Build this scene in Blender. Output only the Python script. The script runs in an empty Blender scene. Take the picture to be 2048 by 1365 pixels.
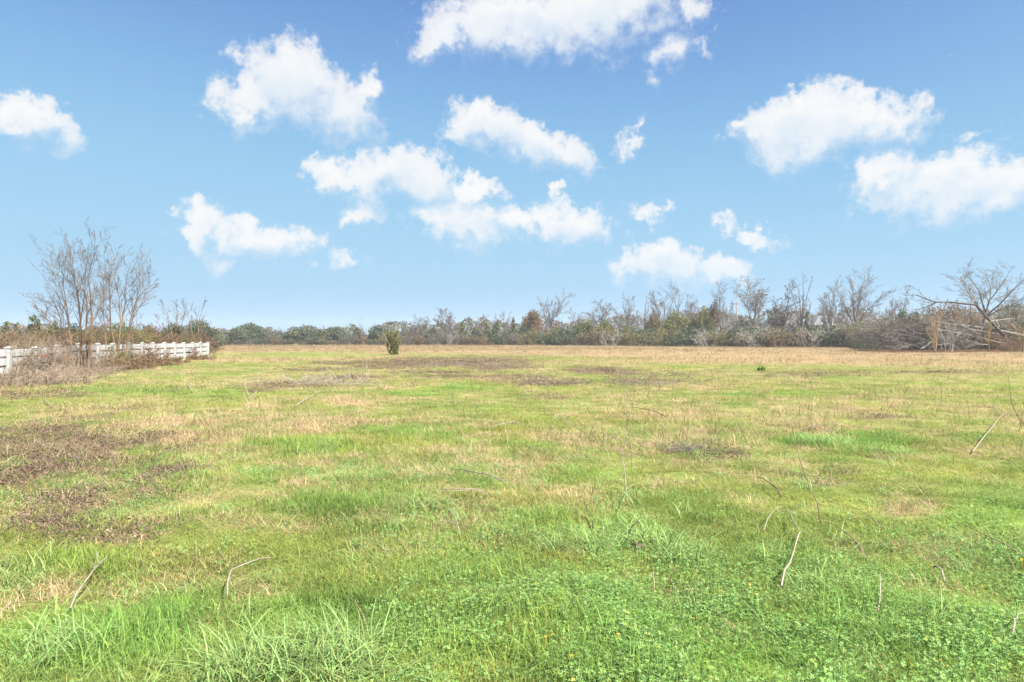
import bpy, math, random
import numpy as np

random.seed(7)
RNG = np.random.default_rng(11)
sc = bpy.context.scene
COL = sc.collection

# ------------------------------------------------------------------ camera
H = 1.6                 # eye height, metres
FL = 1365.0             # focal length in pixels of the 2048 px wide photograph
V0 = 679.0              # horizon row
cam_d = bpy.data.cameras.new('camera')
cam_d.sensor_width = 36.0
cam_d.lens = 36.0 * FL / 2048.0
cam_d.clip_start = 0.05
cam_d.clip_end = 6000.0
cam = bpy.data.objects.new('camera', cam_d)
COL.objects.link(cam)
cam.location = (0, 0, H)
cam.rotation_euler = (math.radians(90) - math.atan((682.5 - V0) / FL), 0, 0)
sc.camera = cam

# ------------------------------------------------------------------ exposure / renderer
sc.view_settings.view_transform = 'Standard'
sc.view_settings.look = 'None'
sc.view_settings.exposure = 2.0
sc.view_settings.gamma = 1.0
sc.view_settings.use_curve_mapping = False
sc.render.engine = 'CYCLES'
sc.cycles.max_bounces = 6
sc.cycles.diffuse_bounces = 3
sc.cycles.glossy_bounces = 2
sc.cycles.transmission_bounces = 4
sc.cycles.volume_bounces = 1
sc.cycles.transparent_max_bounces = 8
sc.cycles.use_denoising = True
sc.cycles.denoiser = 'OPENIMAGEDENOISE'
sc.cycles.denoising_input_passes = 'RGB_ALBEDO_NORMAL'
sc.cycles.denoising_prefilter = 'ACCURATE'
sc.cycles.sample_clamp_indirect = 2.0
sc.cycles.sample_clamp_direct = 14.0
sc.cycles.caustics_reflective = False
sc.cycles.caustics_refractive = False

# ------------------------------------------------------------------ world: sky with broken cumulus
SUN_EL, SUN_AZ = 50.0, 132.0      # azimuth clockwise from +Y: behind the camera, to the left
SKY_STRENGTH = 0.10
GAIN = 2 ** sc.view_settings.exposure * SKY_STRENGTH
CLOUD_VALUE = 0.955 / GAIN
world = bpy.data.worlds.new('World')
sc.world = world
world.use_nodes = True
wt = world.node_tree
wt.nodes.clear()


class NT:
    """small helper to write node trees"""
    def __init__(self, tree):
        self.t = tree

    def n(self, kind, **kw):
        nd = self.t.nodes.new(kind)
        for k, v in kw.items():
            setattr(nd, k, v)
        return nd

    def put(self, sock, v):
        if isinstance(v, bpy.types.NodeSocket):
            self.t.links.new(v, sock)
        elif v is not None:
            sock.default_value = v

    def math(self, op, a, b=None, c=None, clamp=False):
        nd = self.n('ShaderNodeMath', operation=op, use_clamp=clamp)
        for i, v in enumerate((a, b, c)):
            self.put(nd.inputs[i], v)
        return nd.outputs[0]

    def vec(self, op, a, b=None):
        nd = self.n('ShaderNodeVectorMath', operation=op)
        self.put(nd.inputs[0], a)
        self.put(nd.inputs[1], b)
        return nd.outputs[0]

    def sstep(self, v, lo, hi, a=0.0, b=1.0, smooth=True):
        nd = self.n('ShaderNodeMapRange', interpolation_type='SMOOTHSTEP' if smooth else 'LINEAR')
        self.put(nd.inputs[0], v)
        for i, x in enumerate((lo, hi, a, b)):
            self.put(nd.inputs[i + 1], x)
        return nd.outputs[0]

    def noise(self, vec, scale, detail=4, rough=0.5, color=False):
        nd = self.n('ShaderNodeTexNoise')
        self.put(nd.inputs['Vector'], vec)
        nd.inputs['Scale'].default_value = scale
        nd.inputs['Detail'].default_value = detail
        nd.inputs['Roughness'].default_value = rough
        return nd.outputs['Color' if color else 'Fac']

    def mixc(self, f, a, b, blend='MIX'):
        nd = self.n('ShaderNodeMix', data_type='RGBA', blend_type=blend)
        self.put(nd.inputs[0], f)
        self.put(nd.inputs[6], a)
        self.put(nd.inputs[7], b)
        return nd.outputs[2]


def azel(u, v):
    x, y, z = (u - 1024) / FL, 1.0, (V0 - v) / FL
    return math.atan2(x, y), math.asin(z / math.sqrt(x * x + y * y + z * z))


# cumulus puffs: picture position, half width, half height, tilt (deg), density
PUFFS = [
    (70, 245, 112, 66, 8, 1.0), (20, 235, 70, 60, 0, .9), (120, 275, 60, 40, 25, .7),
    (600, 170, 130, 90, 20, 1.1), (520, 205, 130, 56, -12, .95), (690, 215, 105, 82, 40, 1.0), (575, 125, 70, 46, 10, .9), (730, 170, 50, 46, 30, .8), (450, 220, 60, 30, 0, .6), (660, 252, 60, 36, 20, .7),
    (1040, 55, 220, 70, 4, 1.2), (900, 60, 110, 50, -15, .9), (1200, 25, 210, 75, -6, 1.1), (1340, 95, 100, 60, -35, .62), (1380, 15, 70, 40, 0, .7), (1190, 105, 100, 34, 10, .6), (1410, 105, 40, 30, -30, .45),
    (975, 250, 110, 58, 12, 1.1), (1060, 285, 140, 56, 14, 1.1), (1130, 315, 85, 44, 25, .9), (930, 250, 70, 36, -15, .8),
    (770, 345, 120, 66, -8, 1.15), (690, 360, 100, 42, 5, 1.0), (840, 360, 90, 66, 20, 1.1), (720, 420, 66, 40, -30, .9), (800, 310, 60, 34, -15, .8), (630, 318, 22, 12, 30, .5),
    (940, 385, 95, 36, -5, .95), (930, 445, 130, 58, 12, 1.1), (1030, 445, 70, 44, -10, .95), (1130, 450, 105, 56, 8, 1.1), (1100, 392, 28, 24, -10, .75), (860, 440, 60, 36, 10, .8),
    (392, 465, 62, 72, 10, .95), (520, 478, 145, 52, 4, 1.0), (430, 525, 50, 40, -20, .8), (380, 420, 50, 22, 0, .6), (600, 480, 80, 30, 0, .65),
    (1620, 255, 200, 80, 2, 1.15), (1570, 290, 110, 62, 8, .95), (1770, 245, 120, 60, 0, 1.0), (1590, 215, 70, 40, -10, .9), (1710, 215, 70, 40, 8, .9), (1480, 255, 66, 36, 0, .75), (1600, 318, 70, 34, 0, .6),
    (1880, 375, 220, 78, 0, 1.15), (1770, 350, 90, 62, -18, 1.0), (1800, 320, 60, 46, -20, .85), (2010, 375, 130, 70, -4, 1.1), (1790, 420, 90, 36, 8, .65), (2120, 380, 120, 70, 0, 1.0),
    (1330, 530, 110, 60, 6, 1.05), (1310, 495, 62, 40, 0, .9), (1430, 548, 80, 46, 5, 1.0), (1265, 520, 56, 30, 0, .7), (1370, 575, 150, 26, 0, .6),
    (1280, 430, 60, 28, 18, .66), (1330, 425, 36, 18, -20, .5), (1515, 478, 100, 28, 14, .66), (1455, 452, 36, 18, 10, .5), (1255, 295, 50, 34, -30, .62), (1272, 262, 16, 36, 10, .45),
    (700, 525, 90, 26, 6, .48), (1970, 270, 66, 22, -18, .45), (1935, 285, 30, 26, 0, .42), (650, 540, 40, 16, 0, .4),
]


def build_sky():
    w = NT(wt)
    grp = bpy.data.node_groups.new('cloud_field', 'ShaderNodeTree')
    grp.interface.new_socket('Vector', in_out='INPUT', socket_type='NodeSocketVector')
    grp.interface.new_socket('Field', in_out='OUTPUT', socket_type='NodeSocketFloat')
    g = NT(grp)
    gi, go = g.n('NodeGroupInput'), g.n('NodeGroupOutput')
    acc = None
    for (u, v, ru, rv, rot, s) in PUFFS:
        a, e = azel(u, v)
        mp = g.n('ShaderNodeMapping', vector_type='TEXTURE')
        grp.links.new(gi.outputs[0], mp.inputs['Vector'])
        ca = math.cos(a)
        mp.inputs['Location'].default_value = (a, e, 0)
        mp.inputs['Rotation'].default_value = (0, 0, -math.radians(rot))
        mp.inputs['Scale'].default_value = (ru / FL * ca * ca * 1.29, rv / FL * ca * 1.25, 1)
        gr = g.n('ShaderNodeTexGradient', gradient_type='SPHERICAL')
        grp.links.new(mp.outputs[0], gr.inputs[0])
        val = g.math('MULTIPLY', gr.outputs['Fac'], s)
        acc = val if acc is None else g.math('SMOOTH_MAX', acc, val, 0.12)
    grp.links.new(acc, go.inputs[0])

    tc = w.n('ShaderNodeTexCoord')
    d = tc.outputs['Generated']
    sep = w.n('ShaderNodeSeparateXYZ')
    w.put(sep.inputs[0], d)
    az = w.math('ARCTAN2', sep.outputs[0], sep.outputs[1])
    el = w.math('ARCSINE', sep.outputs[2])
    cmb = w.n('ShaderNodeCombineXYZ')
    w.put(cmb.inputs[0], az)
    w.put(cmb.inputs[1], el)
    p = cmb.outputs[0]
    n1 = w.noise(d, 17.0, 5, 0.55, True)
    warp = w.vec('MULTIPLY', w.vec('SUBTRACT', n1, (.5, .5, .5)), (.085, .075, 0))
    n2 = w.noise(d, 52.0, 8, 0.66, True)
    warp2 = w.vec('MULTIPLY', w.vec('SUBTRACT', n2, (.5, .5, .5)), (.058, .050, 0))
    pw = w.vec('ADD', w.vec('ADD', p, warp), warp2)
    f1 = w.n('ShaderNodeGroup'); f1.node_tree = grp
    w.put(f1.inputs[0], pw)
    f2 = w.n('ShaderNodeGroup'); f2.node_tree = grp
    w.put(f2.inputs[0], w.vec('ADD', pw, (-.012, .026, 0)))
    fine = w.noise(d, 38.0, 9, 0.68)
    finer = w.math('SUBTRACT', fine, .5)
    # the same broken cumulus goes on outside the framed part of the sky
    big = w.noise(d, 3.4, 3, 0.5)
    aaz = w.math('ABSOLUTE', az)
    out_mask = w.math('MAXIMUM', w.sstep(aaz, .74, .95), w.sstep(el, .52, .70))
    out_mask = w.math('MULTIPLY', out_mask, w.sstep(el, .03, .14))
    gen = w.math('MULTIPLY', w.sstep(big, .52, .72), out_mask)

    def dens(f, k):
        x = w.math('MAXIMUM', f, gen)
        return w.math('ADD', x, w.math('MULTIPLY', finer, k))
    F1 = dens(f1.outputs[0], .92)
    F2 = dens(f2.outputs[0], .5)
    # soft towards the base of every cloud, crisp on its lit crown
    inside = w.sstep(F2, .30, .85)
    alpha = w.sstep(F1, w.math('SUBTRACT', .235, w.math('MULTIPLY', inside, .06)), w.math('ADD', .53, w.math('MULTIPLY', inside, .50)))
    # puffs thin out in the clear air low over the horizon
    alpha = w.math('MULTIPLY', alpha, w.sstep(el, .02, .16, .55, 1.0))
    alpha = w.math('MULTIPLY', alpha, w.sstep(F1, .25, .80, .62, .985))
    relief = w.noise(w.vec('ADD', d, (.01, 0, .02)), 20.0, 5, .55)
    shade = w.math('MULTIPLY', w.sstep(F2, .18, .80), w.sstep(relief, .25, .75, .45, 1.0))
    white = [CLOUD_VALUE * x for x in (1.0, 1.0, 1.0)] + [1]
    blue = [CLOUD_VALUE * x for x in (.77, .87, .968)] + [1]
    ccol = w.mixc(shade, white, blue)

    sky = w.n('ShaderNodeTexSky', sky_type='NISHITA')
    sky.sun_disc = False
    sky.sun_elevation = math.radians(SUN_EL)
    sky.sun_rotation = math.radians(SUN_AZ)
    sky.altitude = 50.0
    sky.air_density = 0.6
    sky.dust_density = 0.0
    sky.ozone_density = 4.0
    # the photograph's tone curve flattens the sky: a soft shoulder for each channel
    ch = w.n('ShaderNodeSeparateColor')
    w.put(ch.inputs[0], sky.outputs[0])
    cc = w.n('ShaderNodeCombineColor')
    for i, (n_, b_, a_) in enumerate(((2.5, .50, .402), (3.2, 1.78, .664), (3.0, 5.0, .905))):
        v = w.math('POWER', ch.outputs[i], n_)
        v = w.math('DIVIDE', v, w.math('ADD', v, b_))
        w.put(cc.inputs[i], w.math('MULTIPLY', v, a_ / GAIN))
    col = w.mixc(alpha, cc.outputs[0], ccol)
    bg = w.n('ShaderNodeBackground')
    w.put(bg.inputs[0], col)
    bg.inputs[1].default_value = SKY_STRENGTH
    out = w.n('ShaderNodeOutputWorld')
    w.put(out.inputs[0], bg.outputs[0])
    world.cycles.sampling_method = 'MANUAL'
    world.cycles.sample_map_resolution = 512


build_sky()

# ------------------------------------------------------------------ sun (veiled: no crisp shadows in the photograph)
sun_d = bpy.data.lights.new('sun', 'SUN')
sun_d.energy = 4.6
sun_d.angle = math.radians(4)
sun_d.color = (1.0, 0.95, 0.87)
sun = bpy.data.objects.new('sun', sun_d)
COL.objects.link(sun)
sun.location = (0, 0, 60)
sun.rotation_euler = (math.radians(90 - SUN_EL), 0, math.radians(180 - SUN_AZ))


# ================================================================== helpers
def tag(o, label=None, cat=None, group=None, kind=None):
    if label: o['label'] = label
    if cat: o['category'] = cat
    if group: o['group'] = group
    if kind: o['kind'] = kind
    return o


def empty(name, loc, label, cat, group=None):
    o = bpy.data.objects.new(name, None)
    o.empty_display_size = 0.3
    o.location = loc
    COL.objects.link(o)
    return tag(o, label, cat, group)


def make_mesh(name, V, Q, tint=None, smooth=False):
    V = np.asarray(V, np.float32).reshape(-1, 3)
    Q = np.asarray(Q, np.int32).reshape(-1, 4)
    me = bpy.data.meshes.new(name)
    me.vertices.add(len(V))
    me.vertices.foreach_set('co', V.ravel())
    me.loops.add(Q.size)
    me.loops.foreach_set('vertex_index', Q.ravel())
    me.polygons.add(len(Q))
    me.polygons.foreach_set('loop_start', np.arange(0, Q.size, 4, dtype=np.int32))
    try:
        me.polygons.foreach_set('loop_total', np.full(len(Q), 4, np.int32))
    except Exception:
        pass
    if smooth:
        me.polygons.foreach_set('use_smooth', np.ones(len(Q), bool))
    if tint is not None:
        a = me.attributes.new('tint', 'FLOAT_COLOR', 'POINT')
        c = np.ones((len(V), 4), np.float32)
        c[:, :3] = tint
        a.data.foreach_set('color', c.ravel())
    me.update(calc_edges=True)
    return me


def link(name, me, mat, parent=None, loc=None):
    o = bpy.data.objects.new(name, me)
    if mat is not None and len(me.materials) == 0:
        me.materials.append(mat)
    COL.objects.link(o)
    if parent is not None:
        o.parent = parent
    if loc is not None:
        o.location = loc
    return o


def X_at(u, d): return (u - 1024) / FL * d
def Z_at(v, d): return H + (V0 - v) / FL * d
def D_at(v, z=0.0): return (H - z) * FL / (v - V0)


# ---- value noise
def _hash(ix, iy, seed):
    h = (ix.astype(np.int64) * 374761393 + iy.astype(np.int64) * 668265263 + seed * 974634777) & 0xFFFFFFFF
    h = ((h ^ (h >> 13)) * 1274126177) & 0xFFFFFFFF
    h = h ^ (h >> 16)
    return (h & 0xFFFF) / 65535.0


def vnoise(x, y, seed=0):
    x0, y0 = np.floor(x), np.floor(y)
    fx, fy = x - x0, y - y0
    fx, fy = fx * fx * (3 - 2 * fx), fy * fy * (3 - 2 * fy)
    a, b = _hash(x0, y0, seed), _hash(x0 + 1, y0, seed)
    c, d = _hash(x0, y0 + 1, seed), _hash(x0 + 1, y0 + 1, seed)
    return (a * (1 - fx) + b * fx) * (1 - fy) + (c * (1 - fx) + d * fx) * fy


def fbm(x, y, seed=0, octv=4, gain=.5):
    s, a, t = 0.0, 1.0, 0.0
    for i in range(octv):
        s = s + a * vnoise(x, y, seed + i * 17)
        t += a
        a *= gain
        x, y = x * 2.03 + 3.1, y * 2.03 + 1.7
    return s / t


def ss(lo, hi, v):
    t = np.clip((v - lo) / (hi - lo), 0, 1)
    return t * t * (3 - 2 * t)


def ground_z(x, y):
    x, y = np.asarray(x, float), np.asarray(y, float)
    r = np.hypot(x, y)
    near = 1 - ss(25, 70, r)
    z = (fbm(x * .9, y * .9, 5, 3) - .5) * .15 * near
    z = z + (fbm(x * .22, y * .22, 9, 2) - .5) * .10 * near
    z = z + (fbm(x * .05, y * .05, 31, 2) - .5) * .25 * ss(25, 60, r) * (1 - ss(150, 230, r))
    return z


def gz(x, y): return float(ground_z(np.array([x]), np.array([y]))[0])


# ------------------------------------------------------------------ ground cover map
# patches of the field: spot in the photograph (its ground point is used), half sizes, cover, strength
T_, B_, G_ = 0, 1, 2
PATCH = [
    (250, 848, 55, 13, T_, 1), (335, 842, 70, 14, T_, 1), (420, 850, 60, 9, T_, .8), (490, 826, 60, 8, T_, .8), (540, 815, 40, 7, T_, .6), (610, 862, 60, 10, T_, .9), (690, 845, 70, 9, T_, .8),
    (430, 884, 70, 12, T_, 1), (355, 890, 40, 9, T_, .8), (510, 888, 40, 8, T_, .6), (700, 803, 46, 8, T_, .9), (140, 1185, 55, 20, T_, .9), (300, 1035, 44, 18, T_, .8), (380, 1000, 40, 14, T_, .5), (330, 1150, 60, 18, T_, .6),
    (470, 721, 120, 3, T_, 1), (690, 720, 110, 3, T_, .7), (800, 722, 60, 3, T_, .6), (115, 830, 40, 6, T_, .7), (880, 700, 120, 4, T_, 1), (620, 960, 60, 14, T_, .5), (760, 1010, 80, 18, T_, .5), (1000, 1010, 50, 16, T_, .5),
    (530, 1180, 50, 16, T_, .5), (450, 1250, 60, 16, T_, .5), (1820, 1020, 60, 14, T_, .6), (1900, 1105, 70, 14, T_, .5), (1850, 1180, 70, 20, T_, .5), (1140, 880, 70, 10, T_, .5), (1500, 850, 90, 10, T_, .5), (1700, 890, 70, 10, T_, .5),
    (90, 868, 70, 12, B_, 1), (30, 890, 60, 12, B_, 1), (60, 925, 80, 16, B_, 1), (160, 912, 60, 16, B_, 1), (215, 893, 55, 10, B_, .9), (120, 945, 80, 12, B_, .9), (30, 965, 60, 12, B_, 1), (95, 985, 60, 10, B_, 1),
    (150, 1003, 90, 16, B_, .9), (60, 1035, 80, 14, B_, .8), (210, 1058, 60, 13, B_, .8), (300, 985, 46, 10, B_, .7), (30, 935, 90, 24, B_, 1), (140, 878, 100, 12, B_, 1),
    (250, 925, 40, 10, B_, .8), (265, 965, 40, 10, B_, .8), (340, 945, 50, 10, B_, .9), (355, 900, 26, 8, B_, .9), (205, 985, 50, 9, B_, .8), (100, 1066, 70, 13, B_, .9), (190, 1075, 40, 12, B_, .9), (20, 1060, 40, 12, B_, .7),
    (290, 1065, 36, 22, B_, .85), (310, 880, 40, 10, B_, .9), (80, 838, 30, 6, B_, .7), (170, 832, 60, 5, B_, .5), (240, 815, 60, 4, B_, .5),
    (900, 726, 130, 7, B_, 1), (830, 724, 60, 4, B_, .9), (1000, 735, 60, 6, B_, .9), (870, 745, 80, 3, B_, .8), (780, 735, 60, 4, B_, .8), (700, 728, 60, 4, B_, .7), (1190, 742, 50, 5, B_, 1), (1240, 747, 40, 4, B_, .9),
    (980, 756, 120, 4, B_, .7), (1090, 768, 90, 5, B_, .8), (1290, 765, 80, 6, B_, .7), (1340, 750, 60, 4, B_, .5), (600, 772, 90, 4, B_, .8), (520, 780, 50, 4, B_, .8), (690, 757, 60, 5, B_, .7), (640, 740, 60, 4, B_, .5),
    (1375, 905, 40, 8, B_, .9), (1430, 915, 40, 6, B_, .7), (1380, 1185, 46, 20, B_, .55), (1640, 965, 50, 7, B_, .6), (1760, 920, 30, 6, B_, .6), (1760, 835, 60, 5, B_, .5), (1100, 795, 40, 5, B_, .5),
    (1640, 750, 90, 5, B_, .5), (1880, 745, 130, 4, B_, .4), (60, 790, 90, 8, B_, .7), (1250, 905, 30, 8, B_, .4),
    (640, 892, 90, 16, G_, 1), (760, 858, 60, 8, G_, .9), (700, 900, 70, 10, G_, .9), (880, 880, 90, 14, G_, .6), (1180, 940, 60, 14, G_, .7), (1650, 885, 110, 14, G_, 1), (1750, 900, 80, 12, G_, .8), (930, 778, 46, 6, G_, 1), (840, 785, 46, 6, G_, .8),
    (760, 710, 160, 2.5, G_, .8), (560, 708, 100, 2, G_, .5), (1180, 718, 120, 2.6, G_, .6), (1480, 790, 40, 5, G_, .9), (1580, 785, 40, 4, G_, .8), (1860, 825, 60, 5, G_, .7), (300, 780, 200, 10, G_, .5), (560, 825, 50, 4, G_, .7),
    (200, 1290, 260, 60, G_, .9), (620, 1240, 170, 40, G_, .7), (1300, 1310, 600, 80, G_, .9), (1000, 1150, 150, 30, G_, .6), (1900, 1250, 200, 60, G_, .8),
    (640, 1010, 120, 24, G_, .7), (150, 1130, 110, 14, G_, .8), (980, 965, 80, 12, G_, .6), (1450, 850, 60, 8, G_, .6), (1230, 1065, 120, 26, G_, .9), (1960, 690, 60, 2.5, G_, .2), (1960, 1040, 90, 20, G_, .7),
]
C_GREEN = np.array([.125, .178, .040])
C_YEL = np.array([.132, .155, .044])
C_TAN = np.array([.222, .160, .092])
C_BRN = np.array([.130, .088, .068])
C_RUST = np.array([.185, .118, .074])


def cover(x, y):
    """weights of dry grass, dead leaves, lush grass, clover and the colour of the sward there"""
    x, y = np.asarray(x, float), np.asarray(y, float)
    yy = np.maximum(y, 1.2)
    u, v = 1024 + FL * x / yy, V0 + FL * H / yy
    n1 = fbm(x * .30, y * .30, 40, 3)
    n2 = fbm(x * 1.7, y * 1.7, 50, 3)
    n3 = fbm(x * .09, y * .055, 60, 4)
    nf = fbm(x * 3.1, y * 3.1, 70, 3)
    te = np.interp(u, [0, 420, 560, 850, 1000, 1300, 2048], [690, 708, 705, 707, 716, 724, 730])
    T = ss(te + 9, te - 7, v + (n3 - .5) * 34)
    # straw thatch mixed all through the sward, more of it to the right and further out
    mixd = np.interp(v, [690, 760, 900, 1100, 1365], [.42, .26, .22, .16, .08]) * np.interp(u, [0, 700, 1500, 2048], [.75, .85, 1.1, 1.05])
    T = np.maximum(T, np.clip(mixd + (n1 - .5) * 1.3 + (n2 - .5) * .9, 0, .8))
    B = np.clip((n3 - .58) * 1.4 + (n2 - .58) * 1.3, 0, .45) * ss(1000, 760, v)
    G = np.clip((n1 - .52) * 2.2 + (nf - .5) * .8, 0, .7)
    wu, wv = (n2 - .5), (nf - .5)
    for (pu, pv, ru, rv, k, s) in PATCH:
        m0 = (np.abs(u - pu) < ru * 2.6) & (np.abs(v - pv) < rv * 2.6)
        if not m0.any():
            continue
        du = (u[m0] - pu) / ru + wu[m0] * 1.5
        dv = (v[m0] - pv) / rv + wv[m0] * 1.5
        q = np.exp(-.8 * (du * du + dv * dv))
        q = s * ss(.10, .66, q + (nf[m0] - .5) * .95)
        for arr, kk in ((T, T_), (B, B_), (G, G_)):
            if kk == k:
                arr[m0] = np.maximum(arr[m0], q)
            else:
                arr[m0] = arr[m0] * (1 - .75 * q)
    # old leaf drift in front of the tree line, in the far field
    far = ss(15, -6, np.abs(v - 692) * 3) * ss(380, 470, u) * ss(1150, 950, u)
    K = ss(1000, 1240, v + (n1 - .5) * 420 + (u - 1024) * .10) * ss(450, 950, u + (n1 - .5) * 500) * ss(.36, .62, .55 * n2 + .45 * nf + .04)
    K = np.maximum(K, ss(.60, .72, n1) * ss(860, 960, v) * .4)
    K = K * (1 - .6 * T) * (1 - B)
    w = np.maximum(1 - T, 0)[..., None]
    base = C_YEL * (1 - G[..., None]) + C_GREEN * G[..., None]
    near = ss(760, 1150, v)[..., None]
    base = base * (1 - .35 * near) + C_GREEN * .35 * near
    tan = C_TAN * (1 - far[..., None] * .8) + C_RUST * far[..., None] * .8
    tan = tan * (.86 + .3 * n2[..., None])
    col = base * w + tan * (1 - w)
    col = col * (1 - B[..., None]) + C_BRN * B[..., None]
    return T, B, G, K, col


# ================================================================== materials
MATS = {}


def new_mat(name):
    m = bpy.data.materials.new(name)
    m.use_nodes = True
    m.node_tree.nodes.clear()
    MATS[name] = m
    return m, NT(m.node_tree)


def plant_material(name, base, instancer=False, translucency=.35, vary=.25, gloss=0.0):
    """leaf, blade or bark: the piece's own tint times a base colour"""
    m, w = new_mat(name)
    at = w.n('ShaderNodeAttribute', attribute_name='tint', attribute_type='GEOMETRY')
    col = w.mixc(1.0, at.outputs['Color'], list(base) + [1], 'MULTIPLY')
    if instancer:
        ai = w.n('ShaderNodeAttribute', attribute_name='patch_tint', attribute_type='INSTANCER')
        col = w.mixc(1.0, col, ai.outputs['Color'], 'MULTIPLY')
    d = w.n('ShaderNodeBsdfDiffuse')
    w.put(d.inputs[0], col)
    sh = d.outputs[0]
    if translucency > 0:
        t = w.n('ShaderNodeBsdfTranslucent')
        w.put(t.inputs[0], col)
        mx = w.n('ShaderNodeMixShader')
        mx.inputs[0].default_value = translucency
        w.put(mx.inputs[1], sh)
        w.put(mx.inputs[2], t.outputs[0])
        sh = mx.outputs[0]
    if gloss > 0:
        g = w.n('ShaderNodeBsdfGlossy')
        g.inputs['Roughness'].default_value = .45
        mx = w.n('ShaderNodeMixShader')
        mx.inputs[0].default_value = gloss
        w.put(mx.inputs[1], sh)
        w.put(mx.inputs[2], g.outputs[0])
        sh = mx.outputs[0]
    o = w.n('ShaderNodeOutputMaterial')
    w.put(o.inputs[0], sh)
    return m


def bark_material(name, c1, c2, scale=3.0):
    m, w = new_mat(name)
    tc = w.n('ShaderNodeTexCoord')
    mp = w.n('ShaderNodeMapping')
    mp.inputs['Scale'].default_value = (1, 1, .3)
    w.put(mp.inputs[0], tc.outputs['Object'])
    n = w.noise(mp.outputs[0], scale, 5, .6)
    col = w.mixc(w.sstep(n, .3, .7), list(c1) + [1], list(c2) + [1])
    d = w.n('ShaderNodeBsdfPrincipled')
    w.put(d.inputs['Base Color'], col)
    d.inputs['Roughness'].default_value = .9
    d.inputs['Specular IOR Level'].default_value = .2
    b = w.n('ShaderNodeBump')
    b.inputs['Strength'].default_value = .5
    b.inputs['Distance'].default_value = .02
    w.put(b.inputs['Height'], w.noise(mp.outputs[0], scale * 8, 4, .6))
    w.put(d.inputs['Normal'], b.outputs[0])
    o = w.n('ShaderNodeOutputMaterial')
    w.put(o.inputs[0], d.outputs[0])
    return m


def surface(name, c1, c2, scale, rough=.7, bump=.0, stretch=(1, 1, 1), spec=.3):
    m, w = new_mat(name)
    tc = w.n('ShaderNodeTexCoord')
    mp = w.n('ShaderNodeMapping')
    mp.inputs['Scale'].default_value = stretch
    w.put(mp.inputs[0], tc.outputs['Object'])
    n = w.noise(mp.outputs[0], scale, 6, .6)
    d = w.n('ShaderNodeBsdfPrincipled')
    w.put(d.inputs['Base Color'], w.mixc(w.sstep(n, .35, .68), list(c1) + [1], list(c2) + [1]))
    d.inputs['Roughness'].default_value = rough
    d.inputs['Specular IOR Level'].default_value = spec
    if bump:
        b = w.n('ShaderNodeBump')
        b.inputs['Strength'].default_value = bump
        b.inputs['Distance'].default_value = .01
        w.put(b.inputs['Height'], w.noise(mp.outputs[0], scale * 4, 4, .6))
        w.put(d.inputs['Normal'], b.outputs[0])
    o = w.n('ShaderNodeOutputMaterial')
    w.put(o.inputs[0], d.outputs[0])
    return m


M_GRASS = plant_material('grass_blade', (1, 1, 1), True, .45)
M_CLOVER = plant_material('clover_leaf', (1, 1, 1), True, .40)
M_STRAW = plant_material('straw', (1, 1, 1), True, .25)
M_DEAD = plant_material('dead_leaf', (1, 1, 1), True, .15)
M_LEAF = plant_material('tree_leaf', (1, 1, 1), False, .40)
M_GREY = bark_material('grey_bark', (0.08, 0.068, 0.057), (0.15, 0.133, 0.115))
M_PALE = bark_material('pale_bark', (0.19, 0.172, 0.148), (0.3, 0.275, 0.235))
M_BROWN = bark_material('brown_bark', (0.105, 0.064, 0.038), (0.205, 0.135, 0.084))
M_REDBR = bark_material('red_brown_bark', (0.12, 0.07, 0.05), (0.19, 0.12, 0.085))
M_DARK = bark_material('dark_bark', (0.03, 0.025, 0.021), (0.075, 0.064, 0.054))
M_TWIG = bark_material('twig_bark', (.095, .068, .050), (.165, .128, .10))
M_OCHRE = bark_material('ochre_bark', (0.19, 0.125, 0.055), (0.27, 0.185, 0.09))
M_PINK = bark_material('bramble_bark', (0.17, 0.125, 0.09), (0.26, 0.2, 0.15))
M_OLIVE = bark_material('vine_bark', (0.115, 0.098, 0.044), (0.18, 0.15, 0.072))
M_STICK = bark_material('weathered_stick', (0.20, 0.168, 0.128), (0.30, 0.258, 0.2), 14)
M_CANE = bark_material('dry_cane', (.22, .19, .15), (.33, .295, .24), 14)
M_STICKG = bark_material('grey_stick', (0.15, 0.132, 0.112), (0.235, 0.21, 0.18), 14)
M_STICKB = bark_material('dark_stick', (0.045, 0.03, 0.023), (0.1, 0.074, 0.056), 14)
M_STICKT = bark_material('tan_stalk', (0.17, 0.125, 0.075), (0.26, 0.2, 0.13), 14)


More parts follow.
